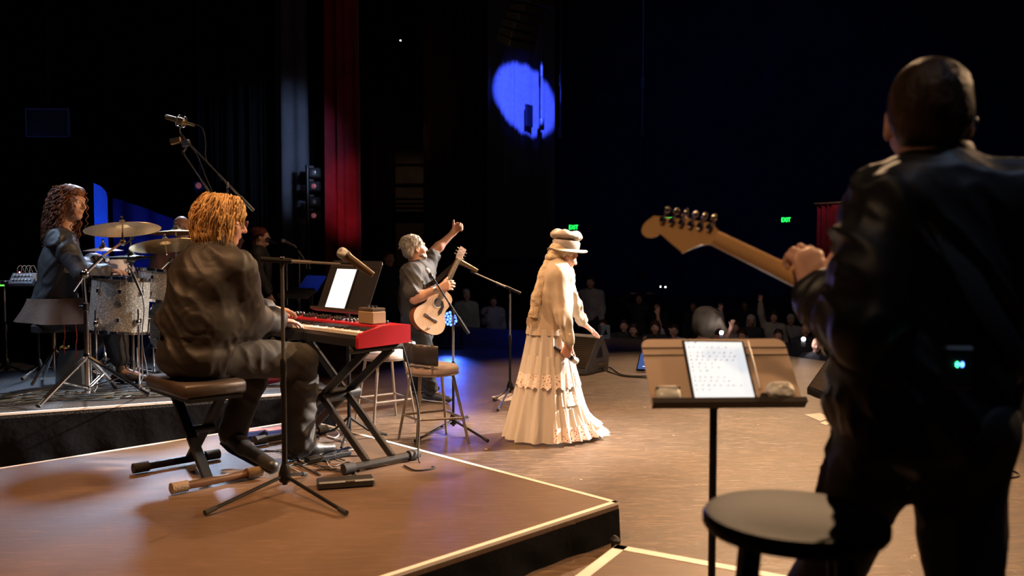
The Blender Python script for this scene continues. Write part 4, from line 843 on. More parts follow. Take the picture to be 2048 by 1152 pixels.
    for off, col, nm in ((-.006, (.05, 1, .35), 'led_green'), (.004, (.1, .3, 1), 'led_blue')):
        b = MB(); b.ball(c+r*off-f*.0135+UP*.008, (.0016, .0016, .0042), n=8, m=6); b.build('led', mat(nm, col, .4, emit=18, ecol=col), bp)
    J['root'] = root
    return J
NJ = near_guitarist()
# ------------------------------------------------------------------ stands, microphones
def microphone(label, a, b_, r=.026, group='microphones', head_m=None, body_m=None):
    """a = grille end, b_ = cable end"""
    d = nrm(np.array(b_)-np.array(a)); L = np.linalg.norm(np.array(b_)-np.array(a)); R = frame(d)
    t = thing('microphone', label, 'microphone', b_, group)
    m = MB(); m.lathe([(.001, 0), (r*.55, .003), (r*.88, .012), (r, .026), (r*.97, .04), (r*.9, .052)], a, R, 20); m.build('grille', head_m or mat('mic_mesh', (.45, .44, .43), .35, .9, bump=.5, bs=500), t, smooth=60)
    m = MB(); m.lathe([(r*.97, .049), (r*.97, .058)], a, R, 20); m.build('ring', mat('mic_ring', (.25, .25, .26), .3, .9), t)
    m = MB(); m.lathe([(r*.86, .058), (r*.74, .075), (r*.55, L*.9), (r*.5, L)], a, R, 18); m.build('handle', body_m or mat('mic_body', (.05, .045, .042), .4, .4), t)
    return t
def tripod_stand(label, base, z0, zpole, feet, boom=None, m=None, pole_r=.011, group='microphone stands', hub_h=.10, name='microphone_stand', rtop=.009):
    """feet: floor points; boom: (rear end, pivot, front end)"""
    m = m or black_metal; base = np.array([base[0], base[1], z0]); t = thing(name, label, 'stand', base, group); hz = z0+hub_h
    b = MB(); b.lathe([(.026, hz-.045), (.034, hz-.03), (.032, hz+.0), (.022, hz+.035), (.016, hz+.05)], (base[0], base[1], 0), None, 16); b.build('hub', m, t)
    for p in feet:
        p = np.array([p[0], p[1], z0+.020]); d = nrm(p-base); st = base+d*.02; st = np.array([st[0], st[1], hz-.015]); b = MB(); b.tube([st, p], .0095, 8); lg = b.build('leg', m, t)
        u = nrm(p-st); b = MB(); b.tube([p-u*.05, p+u*.012], [.013, .014], 8); b.build('rubber_foot', black_rubber, lg)
    zm = z0+(zpole-z0)*.55; top = V3(base[0], base[1], zpole)
    b = MB(); b.cyl(base+UP*(hub_h*.4), V3(base[0], base[1], zm), pole_r); b.build('lower_pole', m, t)
    b = MB(); b.cyl(V3(base[0], base[1], zm-.05), top, rtop); b.build('upper_pole', grey_metal if m is black_metal else m, t)
    b = MB(); b.lathe([(.013, -.05), (.017, -.04), (.017, .03), (.012, .045)], (base[0], base[1], zm), None, 14); b.build('clutch', m, t)
    if boom is not None:
        a, c = np.array(boom[0]), np.array(boom[1]); d = nrm(c-a)
        b = MB(); b.box(top+UP*.01, (.022, .03, .05), frame(UP, d), bev=.005); b.build('pivot', m, t)
        b = MB(); b.tube([a, a+(c-a)*.45], .0095, 8); b.build('boom', grey_metal if len(boom) > 2 else m, t); b = MB(); b.tube([a+(c-a)*.40, c], .0065, 8); b.build('boom_extension', grey_metal if len(boom) > 2 else m, t)
        b = MB(); b.tube([a-d*.06, a+d*.10], [.014, .015], 10); b.build('counterweight', m, t)
        kc = a+(c-a)*.42; b = MB(); b.tube([kc-UP*.005, kc-UP*.035], [.006, .012], 8); b.build('thumb_screw', chrome, t)
        b = MB(); b.tube([c-d*.02, c+d*.02], .014, 10); b.build('mic_clip', black_plastic, t)
    return t
def cable(label, P, r=.004, m=None, group='stage cables', n=40, z=None, name='cable'):
    C = curve(P, n); b = MB(); b.tube(C, r, 6); return tag(b.build(name, m or black_rubber, None, P[0], smooth=80), label, 'cable', group)
# A: stand in front of the keyboard player
bA = onz(570, 984, RK); pA = at(568, 527, bA[1]); YA = bA[1]
tripod_stand('boom microphone stand standing on the keyboard riser before the player', bA, RK, pA[2], [onz(414, 1032, RK), onz(690, 1033, RK), onz(610, 955, RK)], (at(545, 520, YA), at(716, 530, YA-.02), 1), pole_r=.014, rtop=.010)
b = MB()
microphone('silver-grilled vocal microphone in front of the keyboard player', at(676, 500, YA-.02), at(746, 550, YA-.02), .030, body_m=mat('worn_mic_body', (.16, .11, .07), .35, .6))
# D: stand beside the bar stool for the acoustic guitar
bD = onz(907, 862, 0); YD = bD[1]
tripod_stand('straight black boom stand beside the nearer bar stool', bD, 0, at(905, 628, YD)[2], [onz(832, 886, 0), onz(974, 886, 0), onz(936, 838, 0)], (at(929, 655, YD), at(860, 546, YD+.05)))
microphone('small black microphone before the acoustic guitarist\'s chest', at(852, 536, YD+.05), at(866, 556, YD+.05), .016)
# E: stand between guitarist and singer
bE = onz(1020, 793, 0); YE = bE[1]
tripod_stand('boom microphone stand between the acoustic guitarist and the singer', bE, 0, at(1019, 585, YE)[2], [onz(989, 803, 0), onz(996, 824, 0), onz(1046, 783, 0)], (at(1030, 582, YE), at(945, 544, YE), 1))
microphone('tilted vocal microphone beside the acoustic guitar headstock', at(911, 519, YE), at(955, 542, YE), .034, body_m=mat('gold_mic_body', (.34, .24, .13), .3, .8))
# B, C: overhead microphones on the drum riser
bB = np.array([at(455, 370, 7.30)[0], 7.30]); zB = at(455, 372, 7.30)[2]
tripod_stand('tall boom stand reaching over the drum kit with condenser microphone', bB, RD, zB, [bB+V3(.3, .1, 0)[:2], bB+V3(-.2, .25, 0)[:2], bB+V3(-.1, -.3, 0)[:2]], (at(497, 411, 7.30), at(364, 272, 7.30), 1), m=grey_metal)
bC = np.array([at(432, 402, 7.62)[0], 7.62])
tripod_stand('second overhead stand with short square microphone behind the tall boom', bC, RD, at(432, 402, 7.62)[2], [bC+V3(.3, .1, 0)[:2], bC+V3(-.2, .25, 0)[:2], bC+V3(-.1, -.3, 0)[:2]], (at(440, 415, 7.62), at(366, 306, 7.62), 1), m=grey_metal)
gold = mat('bronze_mic_body', (.30, .21, .10), .35, .8)
c0, c1 = at(331, 233, 7.30), at(376, 247, 7.30); d = nrm(c1-c0); R = frame(d); t = thing('condenser_microphone', 'bronze studio microphone in a shock mount at the end of the tall boom', 'microphone', c1)
b = MB(); b.lathe([(.018, 0), (.021, .006), (.021, .085), (.03, .095), (.03, .16), (.02, .17), (.014, .19), (.011, .25)], c0, R, 18); b.build('body', gold, t)
b = MB(); a = np.linspace(0, 6.283, 25); mc = c0+d*.13
for off in (-.02, .03): b.tube([mc+d*off+R[:, 0]*.046*math.cos(x)+R[:, 1]*.046*math.sin(x) for x in a], .004, 6)
for x in (0, 1.57, 3.14, 4.71): b.tube([mc+d*-.02+R[:, 0]*.046*math.cos(x)+R[:, 1]*.046*math.sin(x), mc+d*.03+R[:, 0]*.046*math.cos(x)+R[:, 1]*.046*math.sin(x)], .004, 6)
b.tube(curve([mc-UP*.045, mc-UP*.075+V3(-.01, 0, 0), at(364, 272, 7.30)], 10), .005, 6); b.build('shock_mount', grey_metal, t)
c = at(352, 282, 7.62); t = thing('condenser_microphone', 'short square overhead microphone below the bronze one', 'microphone', c)
b = MB(); b.box(c, (.10, .05, .055), rotz(.0)@frame(V3(-.25, 0, 1), V3(1, 0, .2)), bev=.008); b.build('grille', mat('copper_grille', (.34, .19, .10), .35, .8), t)
b = MB(); b.box(c+V3(.085, 0, -.02), (.07, .05, .06), frame(V3(-.25, 0, 1), V3(1, 0, .2)), bev=.008); b.build('body', mat('slate_mic_body', (.16, .17, .2), .4, .5), t)
b = MB(); b.tube([c+V3(.09, 0, -.05), at(366, 306, 7.62)], .008, 8); b.build('yoke', grey_metal, t)
cable('thin cable looping down from the bronze overhead microphone', [at(390, 248, 7.28), at(405, 258, 7.28), at(411, 285, 7.28), at(413, 320, 7.28), at(440, 352, 7.28), at(456, 372, 7.28)], .0045)
cable('thin cable hanging from the square overhead microphone', [at(372, 280, 7.60), at(378, 290, 7.60), at(394, 310, 7.60), at(410, 350, 7.60), at(426, 388, 7.60), at(436, 425, 7.60)], .0045)
# F: backing singers' stands far behind
for (px, mx, my, ex, ey, Y, lb) in ((600, 562, 480, 590, 493, 10.6, 'slim microphone in front of the red-haired backing singer'), (575, 531, 478, 552, 486, 10.0, 'slim microphone near the backing singer\'s mouth, left of the other')):
    c = at(px, 640, Y); tripod_stand(lb.replace('slim microphone', 'thin dark boom stand'), c, 0, at(px, 512, Y)[2], [c+V3(.3, 0, 0), c+V3(-.15, .25, 0), c+V3(-.15, -.25, 0)], (at(px+6, 516, Y), at(ex, ey, Y)))
    microphone(lb, at(mx, my, Y), at(ex, ey, Y), .03)
# ------------------------------------------------------------------ stage piano
KO = at(717, 698, 4.93); KX = V3(KU[0], KU[1], 0); KY = Kf; KW, KD, KH = 1.26, .37, .115
def kp(x, y, z): return KO+KX*x+KY*y+UP*z
KRm = np.column_stack([KX, KY, UP]); Rk = np.column_stack([KY, -KX, UP])
red = mat('red_lacquer', (.42, .012, .022), .38, var=.08, coat=.2)
t = thing('stage_piano', 'red stage piano with white keys on a black cross stand', 'keyboard', kp(KW/2, KD/2, 0))
cheek = [(0, 0), (KD, .01), (KD, KH), (.17, KH+.004), (.02, .085), (0, .06)]
for x in (0, KW-.028): b = MB(); b.prism([(p[0], p[1]) for p in cheek], kp(x+.028, 0, 0), KY, UP, -.028) if False else b.prism(cheek, kp(x, 0, 0), KY, UP, .028 if np.cross(KY, UP)@KX > 0 else -.028); b.build('end_cheek', red, t, smooth=20)
b = MB(); b.prism([(.004, .004), (KD-.004, .012), (KD-.004, .03), (.17, .075), (.012, .066), (.004, .05)], kp(.028, 0, 0), KY, UP, (KW-.056)*(1 if np.cross(KY, UP)@KX > 0 else -1)); b.build('chassis', black_plastic, t, smooth=20)
b = MB(); b.box(kp(KW/2, .275, KH-.02), (KW-.056, .19, .04), KRm, bev=.006); pan = b.build('control_panel', red, t)
ivory = mat('white_key', (.82, .78, .72), .3, var=.03); ebony = mat('black_key', (.01, .01, .011), .3)
nW = 50; kw = (KW-.06)/nW; wk = None; bk = None
for i in range(nW):
    if wk is None: b = MB(); b.box(kp(.03+kw*.5, .092, .080), (kw*.93, .15, .022), KRm, bev=.002); wk = b.build('white_key', ivory, t, smooth=0); o = wk
    else: o = wk.copy(); COL.objects.link(o); o.parent = t; o.location = tuple(KX*(kw*i))
    if i % 7 in (0, 1, 3, 4, 5) and i < nW-1:
        if bk is None: b = MB(); b.box(kp(.03+kw, .115, .097), (kw*.55, .095, .014), KRm, bev=.002); bk = b.build('black_key', ebony, t, smooth=0)
        else: o = bk.copy(); COL.objects.link(o); o.parent = t; o.location = tuple(KX*(kw*i))
knm = mat('panel_knob', (.03, .03, .032), .35); led = mat('panel_led', (1, .2, .15), .4, emit=4, ecol=(1, .25, .2)); kb = None; lb = None
for i in range(26):
    for j, y in enumerate((.225, .27, .315)):
        if (i*3+j*5) % 4 == 0: continue
        x = .16+i*.041
        if kb is None: b = MB(); b.lathe([(.011, 0), (.0115, .012), (.008, .018), (.002, .0185)], kp(x, y, KH), None, 10); kb = b.build('knob', knm, t); kx, ky = x, y
        else: o = kb.copy(); COL.objects.link(o); o.parent = t; o.location = tuple(KX*(x-kx)+KY*(y-ky))
        if (i+j) % 5 == 0:
            if lb is None: b = MB(); b.box(kp(x+.02, y, KH+.001), (.01, .006, .004), KRm); lb = b.build('indicator', led, t, smooth=0); lx, ly = x, y
            else: o = lb.copy(); COL.objects.link(o); o.parent = t; o.location = tuple(KX*(x-lx)+KY*(y-ly))
b = MB(); b.box(kp(.62, .29, KH+.002), (.13, .045, .004), KRm, bev=.001); b.build('display', mat('piano_display', (.10, .13, .2), .2, emit=.6, ecol=(.5, .6, .9)), t)
# small brown gadget box on the piano's right end
c = kp(.20, .235, KH+.052); t = thing('gadget_box', 'small brown boxed controller with black top on the piano\'s right end', 'box', c-UP*.052)
b = MB(); b.box(c-UP*.012, (.15, .10, .075), KRm, bev=.006); b.build('case', mat('tan_case', (.30, .20, .11), .5), t)
b = MB(); b.box(c+UP*.036, (.145, .095, .018), KRm, bev=.004); b.build('top_plate', mat('dark_top_plate', (.07, .05, .035), .4), t)
for i in range(3): b = MB(); b.cyl(c+KX*(-.04+.04*i)+UP*.045, c+KX*(-.04+.04*i)+UP*.058, .009); b.build('knob', knm, t)
# cross stand: two parallel beams per diagonal, foot bars front to back
t = thing('keyboard_stand', 'black double-braced cross stand under the red piano', 'stand', kp(KW/2, KD/2, -KO[2]+RK))
zf = RK+.034-KO[2]; ft = .115; xr, xl, y0, y1 = .02, 1.02, -.06, .40; dark = mat('stand_black_steel', (.035, .03, .026), .38, .5)
for x in (xr, xl):
    b = MB(); b.tube([kp(x, y0, zf), kp(x, y1, zf)], .022, 10); fb = b.build('foot_bar', dark, t)
    for y in (y0, y1): b = MB(); b.tube([kp(x, y-.035, zf), kp(x, y+.035, zf)], .03, 12); b.build('rubber_cap', black_rubber, fb)
for yy, xa, xb in ((.07, xr, xl-.06), (.25, xr, xl-.06), (.115, xl, xr+.06), (.295, xl, xr+.06)):
    a = kp(xa, yy, zf+.01); e = kp(xb, yy, -.02); dd = nrm(e-a); b = MB(); b.box((a+e)/2, (.05, .024, np.linalg.norm(e-a)), frame(dd, KX), bev=.004); b.build('beam', dark, t)
b = MB(); b.cyl(kp((xr+xl)/2-.01, .03, (zf-.01)/2), kp((xr+xl)/2-.01, .34, (zf-.01)/2), .042); b.build('pivot_lock', black_plastic, t)
for x in (xr+.06, xl-.06): b = MB(); b.tube([kp(x, .0, -.02), kp(x, .36, -.016)], .018, 10); b.build('support_arm', black_rubber, t)
# ------------------------------------------------------------------ bench
t = thing('keyboard_bench', 'black padded folding bench on crossed legs under the keyboard player', 'bench', (BENCH[0], BENCH[1], RK))
bx = nrm(bf-bn); by = Kf; Lb = np.linalg.norm(bf-bn); RB = np.column_stack([bx, np.cross(UP, bx), UP])
b = MB(); cs = V3(BENCH[0], BENCH[1], BENCHZ-.045)-by*.02; b.box(cs, (.56, .35, .075), RB, bev=.016); b.build('seat_pad', mat('bench_leatherette', (.05, .035, .026), .42, bump=.1, bs=30), t, smooth=50)
b = MB(); b.box(cs-UP*.05, (.55, .3, .02), RB); b.build('seat_board', black_metal, t)
cap = mat('ribbed_cap', (.22, .15, .08), .6, bump=.4, bs=120); bar = mat('bench_bar', (.20, .11, .06), .3, .7)
for i, p in enumerate((bn, bf)):
    a = np.array([*(p[:2]-by[:2]*.24), RK+.034]); e = np.array([*(p[:2]+by[:2]*.20), RK+.034]); b = MB(); b.tube([a, e], .022, 12); fb = b.build('foot_bar', bar if i == 0 else black_metal, t)
    for q_, sg in ((a, -1), (e, 1)): b = MB(); b.tube([q_-by*.05*sg, q_+by*.035*sg], .030, 12); b.build('rubber_cap', cap if i == 0 else black_rubber, fb)
for yy, s in ((-.07, 1), (.05, -1)):
    for (A, B) in ((bn, bf),):
        a = (A if s > 0 else B)[:2]+by[:2]*yy; e = (B if s > 0 else A)[:2]+by[:2]*yy; e = e+(np.array(a)-e)*.16
        p0 = V3(*a, RK+.03); p1 = V3(*e, BENCHZ-.10); b = MB(); b.box((p0+p1)/2, (.055, .028, np.linalg.norm(p1-p0)), frame(p1-p0, by), bev=.004); b.build('cross_leg', black_metal, t)
mid = V3(BENCH[0], BENCH[1], (RK+BENCHZ)/2-.02); b = MB(); b.cyl(mid-by*.10, mid+by*.08, .022); b.build('pivot_bolt', black_metal, t)
# ------------------------------------------------------------------ music stands with tablets
def score_marks(b, o, ex, ey, w_, h_, rows, seed, lift):
    rr = random.Random(seed); nz = np.cross(ex, ey)
    for (y, k) in rows:
        x = .09
        for i in range(k):
            ww = rr.uniform(.012, .026)*w_; hh = rr.uniform(.008, .014)*h_; c = o+ex*(x*w_)+ey*(y*h_)+nz*lift
            b.box(c, (ww, hh, .0006), np.column_stack([ex, ey, nz])); 
            if rr.random() < .6: b.box(c+ex*ww*.6+ey*hh*.8, (ww*.35, hh*.7, .0006), np.column_stack([ex, ey, nz]))
            x += rr.uniform(.07, .12)
def desk(label, o, ex, ey, w_, h_, pole_base, z0, m, slots=0, lip=.05, corner=.03):
    """o = lower left corner; face normal ex x ey looks at the player"""
    t = thing('music_stand', label, 'music stand', pole_base, 'music stands'); nz = np.cross(ex, ey)
    def rr(w0, w1, h0, h1, c):
        out = [(w0, h0), (w1, h0)]
        for k in range(7): a = k/6*math.pi/2; out.append((w1-c+c*math.cos(a), h1-c+c*math.sin(a)))
        for k in range(7): a = math.pi/2+k/6*math.pi/2; out.append((w0+c+c*math.cos(a), h1-c+c*math.sin(a)))
        return out
    b = MB(); b.prism(rr(0, w_, 0, h_, corner), o-nz*.003, ex, ey, .003); dk = b.build('desk', m, t, smooth=20)
    for k in range(slots): b = MB(); b.box(o+ex*w_/2+ey*(h_*(.86-.11*k))+nz*.0012, (w_, .0035, .003), np.column_stack([ex, ey, nz])); b.build('groove', mat('desk_groove', (.03, .02, .015), .6), dk)
    b = MB(); b.prism([(0, 0), (w_, 0), (w_, lip), (0, lip)], o, ex, nz, .003); b.box(o+ex*w_/2+nz*lip+ey*.006, (w_+.004, .018, .005), np.column_stack([ex, ey, nz])); b.build('tray', mat('tray_dark', (.035, .025, .02), .5), t, smooth=0)
    top = o+ex*w_/2+ey*h_*.35-nz*.02; pb = np.array(pole_base, float); b = MB(); b.tube([V3(pb[0], pb[1], z0+.04), V3(pb[0], pb[1], top[2]-.05)], .0125, 10); b.build('pole', black_metal, t)
    b = MB(); b.tube([V3(pb[0], pb[1], top[2]-.07), top], .017, 8); b.build('tilt_head', black_metal, t)
    for a in (.5, 2.6, 4.7): b = MB(); b.tube([V3(pb[0], pb[1], z0+.16), V3(pb[0]+.13*math.cos(a), pb[1]+.13*math.sin(a), z0+.06), V3(pb[0]+.26*math.cos(a), pb[1]+.26*math.sin(a), z0+.014)], .009, 8); b.build('leg', black_metal, t)
    return t, nz
def tablet(label, o, ex, ey, w_, h_, rows, seed, emit):
    nz = np.cross(ex, ey); t = thing('tablet', label, 'tablet', o, 'tablets on music stands'); R = np.column_stack([ex, ey, nz])
    b = MB(); b.box(o+ex*w_/2+ey*h_/2+nz*.004, (w_, h_, .007), R, bev=.0025); b.build('case', black_plastic, t)
    b = MB(); b.box(o+ex*w_/2+ey*h_/2+nz*.0078, (w_*.92, h_*.93, .0008), R); scn = b.build('screen', mat('tablet_page_%d' % seed, (.8, .88, .9), .3, var=.01, emit=emit, ecol=(.80, .90, 1)), t, smooth=0)
    b = MB(); score_marks(b, o, ex, ey, w_, h_, rows, seed, .0088); b.build('page_marks', mat('page_ink', (.22, .25, .3), .6), scn, smooth=0, kind='stuff'); return t
# stand behind the piano
dBR = at(733, 630, 5.5); ex = -KX*1.0; lean = nrm(UP*.93+Kf*.37); dBL = dBR+KX*.58
dsm = mat('music_desk_black', (.03, .03, .034), .35, .3); t, nz = desk('black music stand with a lit tablet behind the red piano', dBL, ex, lean, .58, .36, np.array([*(dBR+KX*.29+Kf*.06)[:2], RK if (dBR+KX*.29+Kf*.06)[:2]@KV > KA@KV else 0]), RK if (dBR+KX*.29+Kf*.06)[:2]@KV > KA@KV else 0, dsm, 1)
rows = [(.93, 3), (.86, 5), (.79, 6), (.74, 6), (.69, 6), (.62, 3), (.55, 2), (.46, 6), (.40, 6), (.35, 6), (.28, 2)]
tablet('tablet showing a chord chart on the music stand behind the piano', dBL+ex*.10+lean*.006+nz*.004, ex, lean, .245, .30, rows, 3, 1.0)
# stand with blue-lit desk near backing singers, plus a small dark one
exb = nrm(V3(.85, -.5, 0)); lb_ = nrm(V3(.35, .6, .72)); o = at(592, 583, 9.6)
desk('music stand with plain desk glowing blue under stage light', o, exb, lb_, .30, .24, np.array([*(o+exb*.15+V3(.05, .06, 0))[:2], 0]), 0, mat('blue_lit_desk', (.10, .16, .42), .5))  # blue stage light is put into the desk's own colour
o = at(556, 596, 9.0); desk('small dark music stand left of the blue one', o, nrm(V3(.95, -.3, 0)), nrm(V3(.3, .8, .35)), .34, .2, np.array([*(o+V3(.2, .06, 0))[:2], 0]), 0, mat('grey_desk', (.07, .065, .06), .5))
spot('stand_light', (-1.6, 8.6, 2.4), at(612, 565, 9.6), 25, (.08, .2, 1), 22, .6, .05)
# foreground stand
nBL = at(1304, 816, 2.68); nBR = at(1609, 813, 2.70); ex = nrm((nBR-nBL)*[1, 1, 0]); W = np.linalg.norm(nBR-nBL); lean = nrm(UP*.70+np.cross(UP, ex)*.71); pb = nBL+ex*W*.46+np.cross(UP, ex)*.10
desk('bronze-brown music stand with lit tablet in the foreground', nBL, ex, lean, W, .272, (pb[0], pb[1], RK), RK, mat('bronze_desk', (.62, .46, .35), .34, .15, var=.06, vs=3), 2, .030, .03)
nz = np.cross(ex, lean)
rot = lambda a: (ex*math.cos(a)+lean*math.sin(a), lean*math.cos(a)-ex*math.sin(a)); tx, ty = rot(-.02); to = nBL+ex*(.128)+lean*.016+nz*.003
rows = [(.95, 2), (.87, 7), (.78, 8), (.72, 8), (.66, 8), (.60, 4), (.54, 5), (.48, 3), (.38, 6), (.32, 7), (.25, 8), (.18, 3)]
tablet('tablet with a chord chart on the foreground music stand', to, tx, ty, .203, .245, rows, 5, .78)
b = MB(); s0 = to+tx*.216+ty*.05+nz*.010; s1 = s0+ty*.19-tx*.002; b.tube([s0, s0+(s1-s0)*.05, s1-(s1-s0)*.03, s1], [.002, .0045, .0045, .0035], 10); tag(b.build('stylus', mat('white_stylus', (.8, .72, .64), .35), None, s0), 'white stylus leaning along the tablet\'s right edge', 'stylus')
c = nBL+ex*.055+lean*.046+nz*.014; R = np.column_stack([ex, lean, nz]); t = thing('earbud_case', 'rounded white earbud case at left on the foreground music stand', 'case', c-lean*.03)
b = MB(); b.box(c, (.078, .056, .026), R, bev=.012); b.build('lower_shell', mat('white_case', (.85, .86, .80), .3, var=.04, vs=6), t, smooth=60)
b = MB(); b.box(c+lean*.012+nz*.002, (.079, .0015, .0265), R, bev=.0004); b.build('lid_seam', mat('case_seam', (.3, .3, .28), .5), t)
V, F = surface([ell(nBL+ex*.405+lean*.038+nz*.022, (.036, .02, .018), None, .02), ell(nBL+ex*.39+lean*.056+nz*.02, (.024, .014, .012), None, .015), ell(nBL+ex*.425+lean*.05+nz*.02, (.02, .014, .014), None, .015)], .004)
V = crease(V, F, .016, 60, ex, 3, .5); tag(mk('crumpled_tissue', V, F.tolist(), mat('tissue_paper', (.88, .82, .76), .8, var=.2, vs=60), None, nBL+ex*.405, 60), 'crumpled white paper wad at right on the foreground music stand', 'paper')
b = MB(); b.box(nBL+ex*.352+lean*.022+nz*.014, (.022, .036, .02), R, bev=.004); tag(b.build('clip_box', black_plastic, None, nBL+ex*.352), 'small black clip beside the crumpled paper', 'clip')
# ------------------------------------------------------------------ stools
c = at(1589, 1024, 1.83); zs = c[2]; t = thing('wooden_stool', 'dark round wooden stool in the foreground', 'stool', (c[0], c[1], RK)); wd = mat('dark_stained_wood', (.014, .009, .008), .46, var=.35, vs=10, stretch=(1, 6, 1), bump=.05, bs=30, spec=.06)
b = MB(); b.lathe([(.001, -.012), (.10, -.010), (.17, -.002), (.184, -.003), (.19, -.012), (.19, -.028), (.183, -.038), (.001, -.04)], c, None, 48); b.build('seat', wd, t, smooth=50)
for a in (.55, 2.1, 3.7, 5.25):
    d = V3(math.cos(a), math.sin(a), 0); p0 = c+d*.125-UP*.035; p1 = V3(c[0], c[1], RK+.009)+d*.20; b = MB(); b.tube([p0, p1], [.021, .018], 12); b.build('leg', wd, t)
for k, zz in enumerate((.28, .42, .28, .42)):
    a0 = (.55, 2.1, 3.7, 5.25)[k]; a1 = (2.1, 3.7, 5.25, 6.83)[k]; f_ = 1-(zz/(zs-RK)); rr = .125+.075*f_; b = MB(); b.cyl(V3(c[0]+rr*math.cos(a0), c[1]+rr*math.sin(a0), RK+zz), V3(c[0]+rr*math.cos(a1), c[1]+rr*math.sin(a1), RK+zz), .010); b.build('stretcher', wd, t)
tube_m = mat('champagne_tube', (.40, .33, .27), .3, .85); pad = mat('taupe_upholstery', (.30, .23, .20), .7, bump=.1, bs=60); padb = mat('black_leather_back', (.03, .025, .025), .35, bump=.15, bs=30)
def bar_stool(label, cx, cy, zs, feet_px, back_ang, back_rad=.20):
    fl = [onz(*p, 0) for p in feet_px]; c = np.mean(fl, axis=0); c = V3(cx, cy, 0) if cx is not None else c
    t = thing('bar_stool', label, 'stool', c, 'bar stools with padded backs')
    b = MB(); b.lathe([(.001, .05), (.13, .048), (.185, .035), (.20, .012), (.195, -.012), (.17, -.02), (.001, -.02)], c+UP*zs, None, 36); b.build('seat', pad, t, smooth=60)
    b = MB(); b.lathe([(.19, -.03), (.20, -.026), (.20, -.016), (.19, -.014)], c+UP*zs, None, 32); b.build('seat_ring', tube_m, t)
    tops = []
    for p in fl:
        d = nrm((p-c)*[1, 1, 0]); p0 = c+d*.165+UP*(zs-.02); b = MB(); b.tube([p0, p+UP*.004], [.0125, .010], 10); b.build('leg', tube_m, t); tops.append((p0, p))
    zr = zs*.36
    for i in range(4):
        a, e = tops[i], tops[(i+1) % 4]; pa = a[0]+(a[1]-a[0])*((a[0][2]-zr)/(a[0][2])); pe = e[0]+(e[1]-e[0])*((e[0][2]-zr)/(e[0][2])); b = MB(); b.cyl(pa, pe, .0095); b.build('footrest', tube_m, t)
    b = MB(); n = 22
    def bk(u, v):
        a = back_ang+(u-.5)*2.6; v2 = v*2*math.pi; rr = back_rad+.018*math.cos(v2)+.005*math.sin(u*40); z = zs+.125+.075*math.sin(v2)+.014*math.sin(u*3.14); return (c[0]+rr*math.cos(a), c[1]+rr*math.sin(a), z)
    V = np.array([bk(i/(n-1), j/12) for i in range(n) for j in range(12)]); F = [(i*12+j, i*12+(j+1) % 12, (i+1)*12+(j+1) % 12, (i+1)*12+j) for i in range(n-1) for j in range(12)]+[tuple(range(11, -1, -1)), tuple((n-1)*12+j for j in range(12))]
    b.add(V, F); b.build('backrest', padb, t, smooth=60)
    for da in (-1.1, 1.1): a = back_ang+da; b = MB(); b.tube([c+V3(.19*math.cos(a), .19*math.sin(a), zs-.01), c+V3((back_rad+.0)*math.cos(a), back_rad*math.sin(a), zs+.21)], .010, 8); b.build('back_post', tube_m, t)
bar_stool('taupe bar stool with black back, nearer to the singer', None, None, .545, [(797, 880), (834, 894), (938, 889), (893, 869)], math.radians(212))
bar_stool('taupe bar stool partly behind the red piano', None, None, .56, [(711, 842), (747, 858), (832, 846), (792, 831)], math.radians(225))
